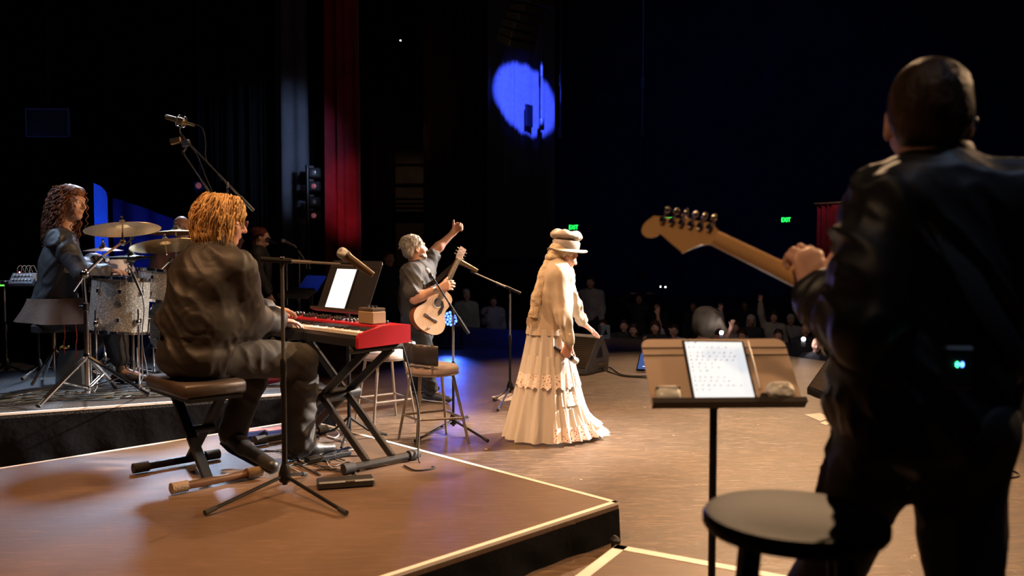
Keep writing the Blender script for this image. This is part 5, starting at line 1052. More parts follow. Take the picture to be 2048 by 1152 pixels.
# ------------------------------------------------------------------ acoustic guitar
def acoustic_guitar():
    o = at(849, 662, 7.74); tip = at(927, 496, 8.06); a = nrm(tip-o); n = V3(.52, -.85, .0); n = nrm(n-a*(n@a)); w = np.cross(a, n); TL = np.linalg.norm(tip-o); s = TL/1.0
    def g(x, y, z): return o+s*(w*x+a*y+n*z)
    t = thing('acoustic_guitar', 'pale-topped acoustic guitar held upright by the grey-haired guitarist', 'guitar', o)
    prof = [(0, .0), (.006, .07), (.03, .135), (.08, .182), (.13, .193), (.18, .183), (.23, .150), (.27, .128), (.31, .124), (.36, .136), (.41, .143), (.45, .130), (.475, .095), (.485, .05), (.487, 0)]
    C = curve([(x, y, 0) for y, x in prof], 56)[:, :2]; ol = [(p[0], p[1]) for p in C]+[(-p[0], p[1]) for p in C[-2:0:-1]]
    wood_side = mat('mahogany_side', (.26, .07, .025), .3, var=.25, vs=12, coat=.4); spruce = mat('spruce_top', (.50, .34, .22), .32, var=.12, vs=10, stretch=(14, 14, 1), coat=.3)
    b = MB(); b.prism(ol, g(0, 0, -.10), w*s, a*s, .095*s) if False else b.prism([(x*s, y*s) for x, y in ol], g(0, 0, -.10), w, a, .096*s); b.build('body', wood_side, t, smooth=40)
    b = MB(); b.prism([(x*s*1.01, (y-.24)*s*1.01+.24*s) for x, y in ol], g(0, 0, -.004), w, a, .005*s); tp = b.build('soundboard', spruce, t, smooth=40)
    R = np.column_stack([w, a, n])
    b = MB(); b.lathe([(.001, 0), (.048*s, 0)], g(0, .335, .0018), R, 28, False); b.build('sound_hole', mat('hole_dark', (.015, .01, .008), .8), tp)
    b = MB(); b.lathe([(.048*s, .0), (.049*s, .0016), (.057*s, .0016), (.058*s, 0)], g(0, .335, .0015), R, 28, False); b.build('rosette', mat('rosette_pale', (.55, .5, .42), .4), tp)
    b = MB(); pg = [(.02, .38), (.05, .375), (.085, .33), (.088, .26), (.07, .215), (.045, .25), (.05, .30), (.046, .345)]; b.prism([(x*s, y*s) for x, y in pg], g(0, 0, .0015), w, a, .002*s); b.build('pickguard', mat('pickguard_black', (.03, .02, .018), .25), tp)
    b = MB(); b.box(g(0, .15, .006), (.17*s, .03*s, .011*s), R, bev=.003); br = b.build('bridge', mat('rosewood', (.06, .03, .02), .45), tp)
    b = MB(); b.box(g(0, .157, .013), (.075*s, .005*s, .006*s), R); b.build('saddle', mat('bone', (.8, .75, .65), .4), br)
    b = MB(); b.lathe([(.012, 0), (.012, .01), (.006, .016)], g(.03, .05, .0015), R, 12); b.build('control_knob', chrome, tp)
    b = MB(); b.hull([g(x, y, z) for y, hw in ((.40, .028), (.86, .022)) for x in (-hw, hw) for z in (-.014, .008)]); nk = b.build('neck', mat('neck_mahogany', (.20, .07, .03), .35), t)
    b = MB(); b.hull([g(x, y, z) for y, hw in ((.385, .028), (.86, .022)) for x in (-hw, hw) for z in (.008, .014)]); fb = b.build('fretboard', mat('fretboard_dark', (.10, .07, .055), .4), t)
    for i in range(16):
        y = .86-.65*(1-2**(-i/12)); 
        if y < .4: break
        b = MB(); b.box(g(0, y, .0145), (.044*s, .003*s, .002*s), R); b.build('fret', chrome, fb, smooth=0)
    b = MB(); b.hull([g(x, y, z) for y, hw in ((.86, .026), (.89, .036), (1.0, .038)) for x in (-hw, hw) for z in (-.012, .006)]); hs = b.build('headstock', mat('headstock_pale', (.55, .42, .36), .35), t)
    for sd in (-1, 1):
        for k in range(3): b = MB(); y = .90+.035*k; b.cyl(g(sd*.036, y, -.004), g(sd*.052, y, -.004), .004*s); b.box(g(sd*.06, y, -.004), (.016*s, .012*s, .007*s), R, bev=.002); b.cyl(g(sd*.02, y, .006), g(sd*.02, y, .018), .0035*s); b.build('tuner', chrome, hs)
    for k in range(6):
        x = (k-2.5); b = MB(); b.tube([g(x*.0105, .155, .017), g(x*.0072, .86, .018), g(x*.006, .93, .012)], .0009, 5); b.build('string', mat('bronze_string', (.7, .6, .45), .3, 1), t)
    b = MB(); b.tube(curve([g(0, .0, -.05), GJ['P']+V3(-.14, -.02, .0), GJ['N']+V3(-.16, .0, -.25), GJ['N']+V3(-.10, .0, -.02), GJ['N']+V3(.03, .0, -.03), GJ['N']+V3(.12, -.12, -.16), g(0, .80, -.02)], 40), .022, 6, flat=.12); b.build('strap', mat('black_strap', (.012, .012, .013), .6), t)
acoustic_guitar()
# ------------------------------------------------------------------ electric guitar of the near guitarist
def electric_guitar():
    nut = at(1430, 476, 2.42); hp = at(1614, 566, 2.36); ax = nrm(hp-nut); wv = V3(.25, 0, 1); wv = nrm(wv-ax*(wv@ax)); n = np.cross(ax, wv); n = n if n[1] < 0 else -n   # n looks back at the camera (rear of the neck)
    maple = mat('maple_neck', (.52, .30, .13), .28, var=.12, vs=6, stretch=(1, 1, 1), coat=.5); g = lambda y, x, z: nut+ax*y+wv*x+n*z
    t = thing('electric_guitar', 'maple-necked electric guitar seen from behind in the near guitarist\'s hand', 'guitar', nut)
    b = MB(); prof = []
    L = .47; rows = 14; V = []; m = 14
    for i in range(rows):
        y = L*i/(rows-1); hw = .0215+.007*y/L
        for j in range(m): th = math.pi*j/(m-1); V.append(g(y, hw*math.cos(th), .021*math.sin(th)**.85+.001))
    F = [(i*m+j, i*m+j+1, (i+1)*m+j+1, (i+1)*m+j) for i in range(rows-1) for j in range(m-1)]+[(i*m, (i+1)*m, (i+1)*m+m-1, i*m+m-1) for i in range(rows-1)]
    b.add(V, F); b.build('neck', maple, t, smooth=70)
    b = MB(); b.hull([g(y, x, z) for y, hw in ((0, .0215), (L+.1, .0285)) for x in (-hw, hw) for z in (.001, -.006)]); fb = b.build('fretboard', mat('maple_board', (.55, .36, .19), .3), t)
    for i in range(1, 18): y = .648*(1-2**(-i/12)); b = MB(); b.box(g(y, 0, -.0068), (.002, .045, .0016), np.column_stack([ax, wv, np.cross(ax, wv)])); b.build('fret', chrome, fb, smooth=0)
    b = MB(); b.box(g(-.002, 0, -.006), (.005, .044, .008), np.column_stack([ax, wv, np.cross(ax, wv)])); b.build('nut', mat('bone', (.8, .75, .65), .4), t)
    # headstock outline, y runs away from the nut
    ol = [(0, .021), (-.018, .034), (-.03, .040), (-.165, .034), (-.178, .028), (-.188, .012), (-.190, -.006), (-.183, -.022), (-.168, -.031), (-.152, -.030), (-.142, -.022), (-.136, -.016), (-.10, -.036), (-.066, -.054), (-.058, -.060), (-.05, -.050), (-.03, -.032), (-.012, -.023), (0, -.021)]
    ol = [(y, x+.30*y) for y, x in ol]
    P = curve([(x, y, 0) for x, y in ol], 72)[:, :2]
    b = MB(); b.prism([tuple(p) for p in P], g(0, 0, -.004), ax, wv, .014 if np.cross(ax, wv)@n > 0 else -.014); hs = b.build('headstock', maple, t, smooth=40)
    for k in range(6):
        y = -.028-.0245*k; g0 = g; sh_ = .30*y; g = (lambda yy, xx, zz, sh_=sh_, g0=(lambda y, x, z: nut+ax*y+wv*x+n*z): g0(yy, xx+sh_, zz)); b = MB(); b.box(g(y, .026, .016), (.015, .022, .012), np.column_stack([ax, wv, np.cross(ax, wv)]), bev=.004); b.cyl(g(y, .034, .016), g(y, .048, .016), .0035); tn = b.build('tuner', chrome, hs)
        b = MB(); b.ball(g(y, .057, .016), (.009, .010, .005), np.column_stack([ax, wv, np.cross(ax, wv)]), 12, 8); b.build('tuner_button', chrome, tn, smooth=179)
        b = MB(); b.cyl(g(y, .018, -.004), g(y, .018, -.016), .004); b.build('string_post', chrome, hs)
    g = lambda y, x, z: nut+ax*y+wv*x+n*z
    for k in range(6): x = (k-2.5)*.0068; b = MB(); b.tube([g(-.03-.0245*k, .018, -.013), g(0, x, -.011), g(.62, x*1.5, -.014)], .0006, 4); b.build('string', chrome, t)
    bo = [(.42, .03), (.36, .10), (.34, .15), (.38, .17), (.46, .135), (.54, .13), (.62, .165), (.72, .17), (.79, .13), (.81, .06), (.81, -.05), (.78, -.13), (.70, -.165), (.60, -.14), (.52, -.115), (.45, -.14), (.40, -.15), (.38, -.12), (.42, -.06), (.44, -.03)]
    P = curve([(x, y, 0) for x, y in bo+[bo[0]]], 80)[:-1, :2]; b = MB(); b.prism([tuple(p) for p in P], g(0, 0, -.022), ax, wv, .042 if np.cross(ax, wv)@n > 0 else -.042); b.build('body', mat('dark_guitar_finish', (.02, .018, .02), .25), t, smooth=40)
    return g
EG = electric_guitar()
cable('pale guitar strap end and lead curling below the near guitarist\'s hand', [EG(.26, -.03, .02), at(1606, 625, 2.3), at(1622, 655, 2.28), at(1655, 672, 2.26), at(1700, 660, 2.22)], .005, mat('pale_lead', (.3, .33, .34), .5))
b = MB(); w_ = NJ['WL']; dd = nrm(w_-NJ['EL']); b.tube([w_+dd*.01, w_-dd*.02], .034, 18, cap=False); b.build('wrist_watch', black_rubber, NJ['root'], label='dark wrist watch')
# handheld microphone of the singer
_d = nrm(V3(-.35, .05, -.9)); _m = nrm(at(1168, 723, 6.42)-at(1119, 691, 6.42)); _c = SJ['WR']+_d*.085+V3(.1, .95, 0)*.024
microphone('handheld microphone held low in the singer\'s right hand', _c+_m*.115, _c-_m*.10, .026, head_m=mat('pale_mesh', (.7, .66, .62), .4, .5, bump=.4, bs=400))
# ------------------------------------------------------------------ drum kit
def sparkle():
    m = mat('silver_sparkle_shell', (.20, .19, .17), .3, .35, var=.2, vs=6); N = m.node_tree.nodes; Lk = m.node_tree.links; b = N['Principled BSDF']; tc = N.new('ShaderNodeTexCoord'); vo = N.new('ShaderNodeTexVoronoi'); vo.inputs['Scale'].default_value = 330; Lk.new(tc.outputs['Object'], vo.inputs['Vector'])
    r1 = N.new('ShaderNodeMapRange'); r1.inputs[1].default_value = .90; r1.inputs[2].default_value = .95; sx = N.new('ShaderNodeSeparateColor'); Lk.new(vo.outputs['Color'], sx.inputs[0]); Lk.new(sx.outputs[0], r1.inputs[0])
    mx = N.new('ShaderNodeMix'); mx.data_type = 'RGBA'; Lk.new(r1.outputs[0], mx.inputs[0]); Lk.new(b.inputs['Base Color'].links[0].from_socket, mx.inputs[6]); mx.inputs[7].default_value = (.95, .95, .92, 1); Lk.new(mx.outputs[2], b.inputs['Base Color']); return m
spk = sparkle(); skinm = mat('drum_head_skin', (.6, .57, .52), .5, var=.1)
def drum(label, c, axis, r, h, shell, lugs=8, legs=None, group='drums'):
    """c = centre of the bottom edge"""
    R = frame(axis); c = np.array(c, float); t = thing('drum', label, 'drum', c, group); u = R[:, 2]
    b = MB(); b.lathe([(r, 0), (r, h)], c, R, 48, False); sh = b.build('shell', shell, t, smooth=60)
    for z, nm in ((-.008, 'hoop'), (h-.012, 'hoop')): b = MB(); b.lathe([(r+.002, 0), (r+.013, .001), (r+.013, .022), (r+.004, .024)], c+u*z, R, 48, False); b.build('hoop', chrome, t, smooth=40)
    for z in (-.002, h+.004): b = MB(); b.lathe([(.001, 0), (r, 0)], c+u*z, R, 40, False); b.build('drum_head', skinm, t)
    for k in range(lugs):
        a = (k+.5)/lugs*2*math.pi; d = R[:, 0]*math.cos(a)+R[:, 1]*math.sin(a)
        for z in (h*.24, h*.76): b = MB(); b.box(c+d*(r+.009)+u*z, (.018, .022, .04), np.column_stack([d, np.cross(u, d), u]), bev=.006); lg = b.build('lug', chrome, t); b = MB(); zz = 0 if z < h/2 else h; b.cyl(c+d*(r+.012)+u*z, c+d*(r+.012)+u*zz, .0032, n=6); b.build('tension_rod', chrome, lg)
    for k, a in enumerate(legs or []):
        d = V3(math.cos(a), math.sin(a), 0); p = c+d*(r+.025); b = MB(); b.tube([p+UP*(h*.45), V3(p[0], p[1], RD+.05), V3(p[0]+d[0]*.04, p[1]+d[1]*.04, RD+.008)], .007, 8); lg = b.build('leg', chrome, t); b = MB(); b.ball(V3(p[0]+d[0]*.04, p[1]+d[1]*.04, RD+.014), .014); b.build('rubber_tip', black_rubber, lg); b = MB(); b.ball(p+UP*h*.2-d*.008, (.022, .022, .03)); b.build('leg_bracket', chrome, t)
    return t, sh, R
c = at(236, 664, 6.85); ft, fsh, FR = drum('large silver-sparkle floor tom in front of the drummer', c, nrm(V3(.06, .06, 1)), .212, .42, spk, 8, (-1.85, -.5, 1.5, 3.0))
# badge: dark oval ring with letters on the shell
a = math.atan2(-1, .38); d = V3(math.cos(a), math.sin(a), 0); bc_ = c+d*.2135+UP*.23+V3(.012, .012, 0); bx_ = nrm(np.cross(UP, d)); b = MB(); tt = np.linspace(0, 6.283, 29)
b.tube([bc_+bx_*.026*math.cos(x)+UP*.026*math.sin(x)+d*.002 for x in tt], .003, 6); b.text('dw', .036, bc_+d*.003, bx_, UP, .002); b.build('badge', mat('badge_black', (.02, .02, .022), .4), fsh, smooth=30)
drum('smaller silver-sparkle tom to the right, partly behind the keyboard player', at(318, 603, 7.25), nrm(V3(.1, .1, 1)), .185, .25, spk, 6, (-.3, 1.8, 4.4))
white_shell = mat('white_pink_shell', (.70, .64, .70), .4, var=.12, vs=4)
drum('white snare drum behind the drummer\'s hands', at(222, 552, 7.7), nrm(V3(-.1, -.05, 1)), .19, .155, white_shell, 8)
b = MB(); sp_ = at(222, 556, 7.7); tripod_stand('chrome stand under the white snare drum', sp_, RD, sp_[2]-.03, [sp_+V3(.22, .05, 0), sp_+V3(-.15, .2, 0), sp_+V3(-.1, -.2, 0)], None, chrome, group='drum hardware', name='snare_stand')
kd = at(335, 640, 7.5); drum('bass drum lying on its side, half hidden behind the keyboard player', kd+V3(0, .1, -.04), nrm(V3(.9, -.35, 0)), .27, .36, spk, 8)
def cymbal(label, c, axis, r, m=brass, stand=None, group='cymbals'):
    R = frame(axis); t = thing('cymbal', label, 'cymbal', c, group); u = R[:, 2]
    b = MB(); pr = [(.006, .034), (r*.10, .030), (r*.17, .020), (r*.21, .008), (r*.24, .006), (r*.6, -.004), (r, -.020), (r, -.0215), (r*.6, -.0055), (r*.24, .0045), (r*.2, .006), (r*.1, .027), (.006, .031)]; b.lathe(pr, c, R, 56, False); b.build('plate', m, t, smooth=50)
    b = MB(); b.lathe([(.018, .033), (.02, .05), (.012, .052)], c, R, 14); b.build('felt', mat('grey_felt', (.12, .11, .1), .9), t); b = MB(); b.lathe([(.009, .05), (.009, .075), (.011, .078), (.006, .085)], c, R, 12); b.build('wing_nut', chrome, t)
    b = MB(); b.cyl(c-u*.10, c+u*.05, .005); b.build('rod', chrome, t); return t
c1 = at(245, 454, 6.55); cymbal('large bronze crash cymbal tilted in front, left of the others', c1, nrm(V3(-.13, .16, 1)), .268)
c2 = at(331, 487, 7.25); cymbal('second bronze cymbal half hidden behind the keyboard player\'s shoulder', c2, nrm(V3(-.16, .17, 1)), .28)
c3 = at(352, 462, 7.7); cymbal('thin bronze cymbal behind the other two, by the bald head', c3, nrm(V3(-.05, .06, 1)), .22)
hh = at(262, 512, 7.35); silver_br = mat('pale_bronze', (.62, .58, .45), .25, 1, var=.1); cymbal('upper hi-hat cymbal, edge-on behind the floor tom', hh, nrm(V3(-.02, -.0, 1)), .205, silver_br); cymbal('lower hi-hat cymbal just below the upper one', hh-UP*.028, nrm(V3(.02, 0, -1)), .205, silver_br)
cymbal('dark bronze cymbal behind the drummer\'s raised hand', at(206, 497, 8.0), nrm(V3(0, -.02, 1)), .17, mat('dark_bronze', (.20, .09, .05), .4, .9))
hs = hh; tripod_stand('chrome hi-hat stand with upright rod among the drums', hs, RD, hs[2]+.22, [hs+V3(.2, .1, 0), hs+V3(-.18, .15, 0), hs+V3(0, -.22, 0)], None, chrome, group='drum hardware', name='hi_hat_stand', rtop=.006)
cs_ = V3(c3[0], c3[1], 0); tripod_stand('chrome stand carrying the thin rear cymbal', cs_, RD, c3[2]-.06, [cs_+V3(.2, .1, 0), cs_+V3(-.18, .15, 0), cs_+V3(0, -.22, 0)], None, chrome, group='drum hardware', name='cymbal_stand')
cs_ = V3(c2[0]+.1, c2[1], 0); tripod_stand('chrome boom stand carrying the half-hidden cymbal', cs_, RD, at(350, 530, 7.25)[2], [cs_+V3(.2, .1, 0), cs_+V3(-.18, .15, 0), cs_+V3(0, -.22, 0)], (at(300, 560, 7.2), at(341, 520, 7.25)), chrome, group='drum hardware', name='cymbal_stand')
c4 = at(206, 580, 8.0); tripod_stand('chrome stand under the dark rear cymbal', c4, RD, at(206, 500, 8.0)[2]-.05, [c4+V3(.2, .1, 0), c4+V3(-.18, .15, 0), c4+V3(0, -.22, 0)], None, chrome, group='drum hardware', name='cymbal_stand')
# big chrome stand in front with double-braced tripod
sb = onz(176, 797, RD); Ys = sb[1]; t = thing('cymbal_stand', 'heavy chrome cymbal stand with braced tripod at the riser edge', 'stand', sb, 'drum hardware'); dk = mat('dark_chrome', (.35, .36, .38), .15, 1)
ztop = at(170, 556, Ys)[2]; zj = at(176, 712, Ys)[2]
b = MB(); b.cyl(sb+UP*.04, V3(sb[0], sb[1], ztop-.2), .018); b.build('lower_tube', chrome, t); b = MB(); b.cyl(V3(sb[0], sb[1], ztop-.25), V3(sb[0]-.015, sb[1], ztop), .0145); b.build('upper_tube', chrome, t)
b = MB(); b.lathe([(.018, -.03), (.023, -.025), (.023, .025), (.016, .03)], V3(sb[0], sb[1], ztop-.21), None, 16); b.box(V3(sb[0]-.03, sb[1], ztop-.21), (.04, .016, .02), bev=.004); b.build('height_clamp', dk, t)
for p in (onz(78, 818, RD), onz(297, 795, RD), sb+V3(.03, .38, 0)):
    p = np.array([p[0], p[1], RD+.026]); st = V3(sb[0], sb[1], zj); kx_ = st+(p-st)*.55
    for off in (-.008, .008): n_ = nrm(np.cross(p-st, UP))*off*1.4; b = MB(); b.tube([st+n_, p+n_], .011, 8); lg = b.build('leg', chrome, t); b = MB(); b.tube([V3(sb[0], sb[1], RD+.075)+n_, kx_+n_], .006, 6); b.build('brace', chrome, lg)
    u = nrm(p-st); b = MB(); b.tube([p-u*.06, p+u*.01], [.018, .022], 10, flat=.7); b.build('rubber_foot', black_rubber, t)
b = MB(); b.lathe([(.02, -.02), (.026, 0), (.02, .02)], V3(sb[0], sb[1], zj), None, 14); b.build('collar', dk, t); b = MB(); b.lathe([(.02, -.02), (.024, 0), (.02, .02)], V3(sb[0], sb[1], RD+.075), None, 14); b.build('collar', dk, t)
hub = at(170, 548, Ys); b = MB(); b.ball(hub, .034, n=16, m=10); b.build('tilter', dk, t)
b = MB(); b.tube([at(146, 582, Ys-.04), hub, at(208, 511, Ys+.02)], .0115, 10); b.build('boom', chrome, t); b = MB(); b.tube([at(205, 513, Ys+.02), c1-UP*.11], .009, 10); b.build('boom_extension', chrome, t)
b = MB(); b.ball(c1-UP*.115, .024); b.cyl(c1-UP*.115, c1-UP*.04, .008); b.tube([c1+V3(.02, -.01, -.13), c1+V3(.09, -.02, -.08)], .005, 6); b.build('cymbal_tilter', dk, t)
b = MB(); b.tube([at(207, 513, Ys), at(215, 520, Ys-.03)], [.012, .016], 8); b.build('boom_clamp', dk, t)
# clip microphone on the floor tom, drum throne, pedal, mixer
mp = at(262, 553, 6.66); t = thing('clip_microphone', 'black clip-on microphone on the floor tom rim', 'microphone', mp); b = MB(); b.tube(curve([at(256, 533, 6.66), at(264, 540, 6.65), at(272, 560, 6.64), at(280, 578, 6.64)], 12), [.006]*4+[.010]*9, 8) if False else b.tube([at(256, 533, 6.66), at(262, 541, 6.65), at(268, 553, 6.64), at(284, 590, 6.64)], [.005, .006, .012, .008], 8); b.build('body', black_plastic, t)
b = MB(); b.box(mp+V3(-.01, .02, -.02), (.04, .03, .05), bev=.006); b.build('clamp', black_plastic, t); cable('black lead hanging from the floor tom microphone', [at(284, 590, 6.64), at(288, 620, 6.63), at(284, 680, 6.63), at(292, 730, 6.63), at(300, 775, 5.86), onz(304, 782, RD+.004)], .0045)
th = at(108, 655, 7.12); t = thing('drum_throne', 'round black drum throne under the drummer', 'stool', (th[0], th[1], RD)); b = MB(); zt_ = at(108, 650, 7.12)[2]; b.lathe([(.001, .04), (.13, .04), (.165, .02), (.165, -.03), (.001, -.04)], (th[0], th[1], zt_-.02), None, 32); b.build('seat', mat('throne_vinyl', (.03, .025, .025), .5), t, smooth=50)
b = MB(); b.cyl((th[0], th[1], RD+.1), (th[0], th[1], zt_-.05), .016); b.build('post', chrome, t)
for a in (.3, 2.4, 4.5): b = MB(); b.tube([V3(th[0], th[1], RD+.28), V3(th[0]+.26*math.cos(a), th[1]+.26*math.sin(a), RD+.02)], .011, 8); b.build('leg', chrome, t)
mx = at(47, 559, 7.45); t = thing('mixer', 'small grey mixer with patch leads at the drummer\'s left', 'mixer', mx-UP*.05); R = frame(nrm(V3(0, -.75, .65)), V3(1, 0, 0)); b = MB(); b.box(mx, (.21, .12, .04), R, bev=.005); b.build('case', mat('mixer_grey', (.30, .34, .42), .45), t)
for i in range(6):
    for j in range(2): b = MB(); q_ = mx+R[:, 0]*(-.07+.028*i)+R[:, 1]*(-.025+.045*j)+R[:, 2]*.02; b.cyl(q_, q_+R[:, 2]*.016, .006); b.build('knob', mat('mixer_knob', (.55, .55, .55), .35, .6), t)
for i in range(4): q_ = mx+R[:, 0]*(-.06+.035*i)+R[:, 1]*.05+R[:, 2]*.02; cable('%s short white patch lead from the left over the grey mixer' % ('first', 'second', 'third', 'fourth')[i], [q_, q_+V3(.004, 0, .05), q_+V3(.03, .01, .065), q_+V3(.05, .02, .01)], .0028, mat('white_lead', (.6, .6, .58), .5), 'patch leads', 14)
b = MB(); q_ = mx+V3(-.06, .05, .06); b.ball(q_, .006); tag(b.build('indicator_lamp', mat('red_lamp', (1, .1, .08), .4, emit=12, ecol=(1, .12, .1)), None, q_), 'tiny red lamp above the grey mixer', 'light')
ms = V3(mx[0]+.1, mx[1]+.02, RD); tripod_stand('black stand under the grey mixer', ms, RD, mx[2]-.055, [ms+V3(.2, .1, 0), ms+V3(-.18, .15, 0), ms+V3(0, -.25, 0)], None, group='drum hardware', name='mixer_stand')
gb = at(8, 567, 7.5); t = thing('headphone_amp', 'small box with two dials and green light at the left edge', 'amplifier', gb-UP*.02); b = MB(); b.box(gb, (.10, .06, .05), bev=.005); b.build('case', black_plastic, t)
for x in (-.015, .03): b = MB(); b.cyl(gb+V3(x, -.03, .01), gb+V3(x, -.045, .01), .013); b.build('dial', mat('dial_silver', (.5, .45, .35), .3, .9), t)
b = MB(); b.box(gb+V3(-.01, -.031, -.015), (.06, .004, .012)); b.build('display', mat('green_display', (.1, .8, .15), .4, emit=1.5, ecol=(.15, 1, .1)), t)
gs = V3(gb[0], gb[1], RD); tripod_stand('thin black stand under the green-lit box', gs, RD, gb[2]-.028, [gs+V3(.05, .16, 0), gs+V3(-.18, .1, 0), gs+V3(0, -.2, 0)], None, group='drum hardware', name='amplifier_stand')
b = MB(); pd = onz(262, 760, RD); t = thing('bass_pedal', 'chrome bass drum pedal by the drummer\'s shoe', 'pedal', pd); b.box(pd+V3(.02, .12, .03), (.1, .3, .012), frame(nrm(V3(0, -.15, 1))), bev=.003); b.build('footboard', dk, t); b = MB(); b.tube([pd+V3(-.05, .25, 0), pd+V3(-.05, .25, .24), pd+V3(.09, .25, .24), pd+V3(.09, .25, 0)], .008, 8); b.build('frame', chrome, t); b = MB(); b.tube([pd+V3(.02, .25, .22), pd+V3(.12, .27, .36)], .005, 6); b.ball(pd+V3(.12, .27, .36), .03); b.build('beater', black_rubber, t)
# dark bin-like case and red reflector behind, cables over the drum riser
t = thing('floor_case', 'tapered blue-grey case standing behind the chrome stand', 'case', onz(150, 770, RD)); b = MB(); q_ = onz(150, 768, RD); b.hull([q_+V3(x*k, y*k, z) for z, k in ((0, 1), (.28, .78)) for x in (-.11, .11) for y in (-.1, .1)]); b.build('case', mat('blue_grey_case', (.10, .14, .18), .35), t)
for i in range(20):
    x0 = rng.uniform(-60, 60); x1 = x0+rng.uniform(220, 380); y0_ = rng.uniform(782, 808)-.02*x0; pts = []; ph = rng.uniform(0, 6); am = rng.uniform(2, 6)
    for k in range(9): x = x0+(x1-x0)*k/8; pts.append(onz(x, min(y0_-.05*(x-x0)+am*math.sin(k*.9+ph), 821-x*.066), RD+.005+.0009*(i % 6)))
    cable('thin dark cable lying across the drum riser edge', pts, .0042, mat('cable_%d' % (i % 3), ((.015, .015, .016), (.03, .05, .06), (.05, .04, .02))[i % 3], .5), 'cables on the drum riser', 24)
for i, (x, y, col) in enumerate(((126, 650, (.7, .12, .08)), (150, 655, (.6, .1, .08)))): cable(('red','second red')[i]+' lead hanging below the drummer\'s coat', [at(x, y-15, 6.9), at(x+4, y+20, 6.9), at(x+2, y+45, 6.92), onz(x+14, y+70+40, RD+.006)], .004, mat('red_lead', (.6, .08, .06), .5), 'red leads')
b = MB(); q_ = onz(130, 745, RD); b.tube(curve([q_+V3(.03*math.cos(x), .05*math.sin(x), .22+.01*math.sin(3*x)) for x in np.linspace(0, 6, 12)], 30), .007, 6); tag(b.build('yellow_strap', mat('yellow_web', (.7, .4, .03), .6), None, q_), 'small yellow strap hanging beneath the drummer', 'strap')
b = MB(); q_ = at(548, 777, 7.0); V, F = surface([seg(q_+V3(-.06, 0, -.02), q_+V3(.06, 0, 0), .035, .03), ell(q_+V3(.0, 0, .0), (.07, .05, .035))], .01); V = crease(V, F, .012, 30, (1, 0, 0)); V[:, 2] += RD+.003-V[:, 2].min(); tag(mk('pink_bag', V, F.tolist(), mat('pink_cloth', (.45, .06, .12), .7), None, (q_[0], q_[1], RD), 60), 'small pink pouch on the drum riser by the bench', 'bag')
# ------------------------------------------------------------------ monitors, timer, lights, floor items
def grille_mat(name, c1, c2, sc_):
    m = mat(name, c1, .45, .3, var=0); N = m.node_tree.nodes; Lk = m.node_tree.links; b = N['Principled BSDF']; tc = N.new('ShaderNodeTexCoord'); wv = N.new('ShaderNodeTexWave'); wv.inputs['Scale'].default_value = sc_; wv.bands_direction = 'Z'; Lk.new(tc.outputs['Object'], wv.inputs['Vector'])
    mx = N.new('ShaderNodeMix'); mx.data_type = 'RGBA'; mx.inputs[6].default_value = (*c1, 1); mx.inputs[7].default_value = (*c2, 1); Lk.new(wv.outputs[0], mx.inputs[0]); Lk.new(mx.outputs[2], b.inputs['Base Color']); return m
gm = grille_mat('speaker_grille', (.10, .08, .06), (.34, .27, .2), 14); cab = mat('speaker_cabinet', (.24, .24, .25), .5, bump=.2, bs=120)
def wedge(label, p, back, wax, wd, h=.42, cabm=cab):
    back = nrm(back); wax = nrm(wax); p = np.array([p[0], p[1], .002]); t = thing('monitor_wedge', label, 'speaker', p, 'floor monitors'); s = h/.42
    poly = [(0, 0), (0, .05), (.25, .40), (.34, .42), (.48, .19), (.46, 0)]; poly = [(x*s, z*s) for x, z in poly]
    sg = 1 if np.cross(back, UP)@wax > 0 else -1
    b = MB(); b.prism(poly, p, back, UP, wd*sg); b.build('cabinet', cabm, t, smooth=20)
    u = nrm(back*.25+UP*.35); n = np.cross(wax, u); n = n if n@back < 0 else -n; c = p+back*.125*s+UP*.225*s+wax*wd/2+n*.008
    b = MB(); b.box(c, (wd*.94, .41*s, .012), np.column_stack([wax, u, np.cross(wax, u)]), bev=.004); gr = b.build('grille', gm, t)
    for i in range(16): b = MB(); b.box(c+u*(-.19+.0255*i)*s+n*.007, (wd*.93, .006*s, .004), np.column_stack([wax, u, np.cross(wax, u)])); b.build('grille_bar', mat('grille_bar_steel', (.32, .25, .18), .4, .5), gr, smooth=0)
    q = lambda x, z: p-wax*.002+back*x*s+UP*z*s
    b = MB(); b.add([q(.20, .17), q(.34, .17), q(.30, .30)], [(0, 1, 2)]); b.add([q(.20, .17)-wax*.004, q(.34, .17)-wax*.004, q(.30, .30)-wax*.004], [(0, 1, 2)]); b.build('handle_recess', black_plastic, t, smooth=0)
    b = MB(); b.box(q(.30, .08)-wax*.004, (.14*s, .07*s, .006), np.column_stack([back, UP, np.cross(back, UP)]), bev=.002); jp = b.build('jack_plate', mat('jack_plate_grey', (.3, .3, .3), .4, .5), t)
    for x in (.26, .33): b = MB(); b.cyl(q(x, .08)-wax*.005, q(x, .08)-wax*.03, .014); b.build('connector', mat('brass_plug', (.5, .35, .15), .35, .8), jp)
    return t
wedge('black floor monitor wedge beyond the singer\'s hand', onz(1173, 749, 0), V3(.62, .78, 0), V3(-.78, .62, 0), .60)
wedge('large floor monitor wedge left of the near guitarist\'s hip', onz(1692, 818, 0), V3(1, .08, 0), V3(-.06, 1, 0), .85, .45, mat('black_cabinet', (.02, .02, .022), .5))
wp = onz(1205, 730, .03); cable('black cable running from the floor monitor to the right', [wp, onz(1222, 736, .02), onz(1240, 748, .005), onz(1262, 752, .005), onz(1300, 752, .005)], .009); cable('second black cable leaving the floor monitor, curving lower', [onz(1203, 737, .03), onz(1225, 746, .005), onz(1250, 753, .005), onz(1300, 756, .005)], .009)
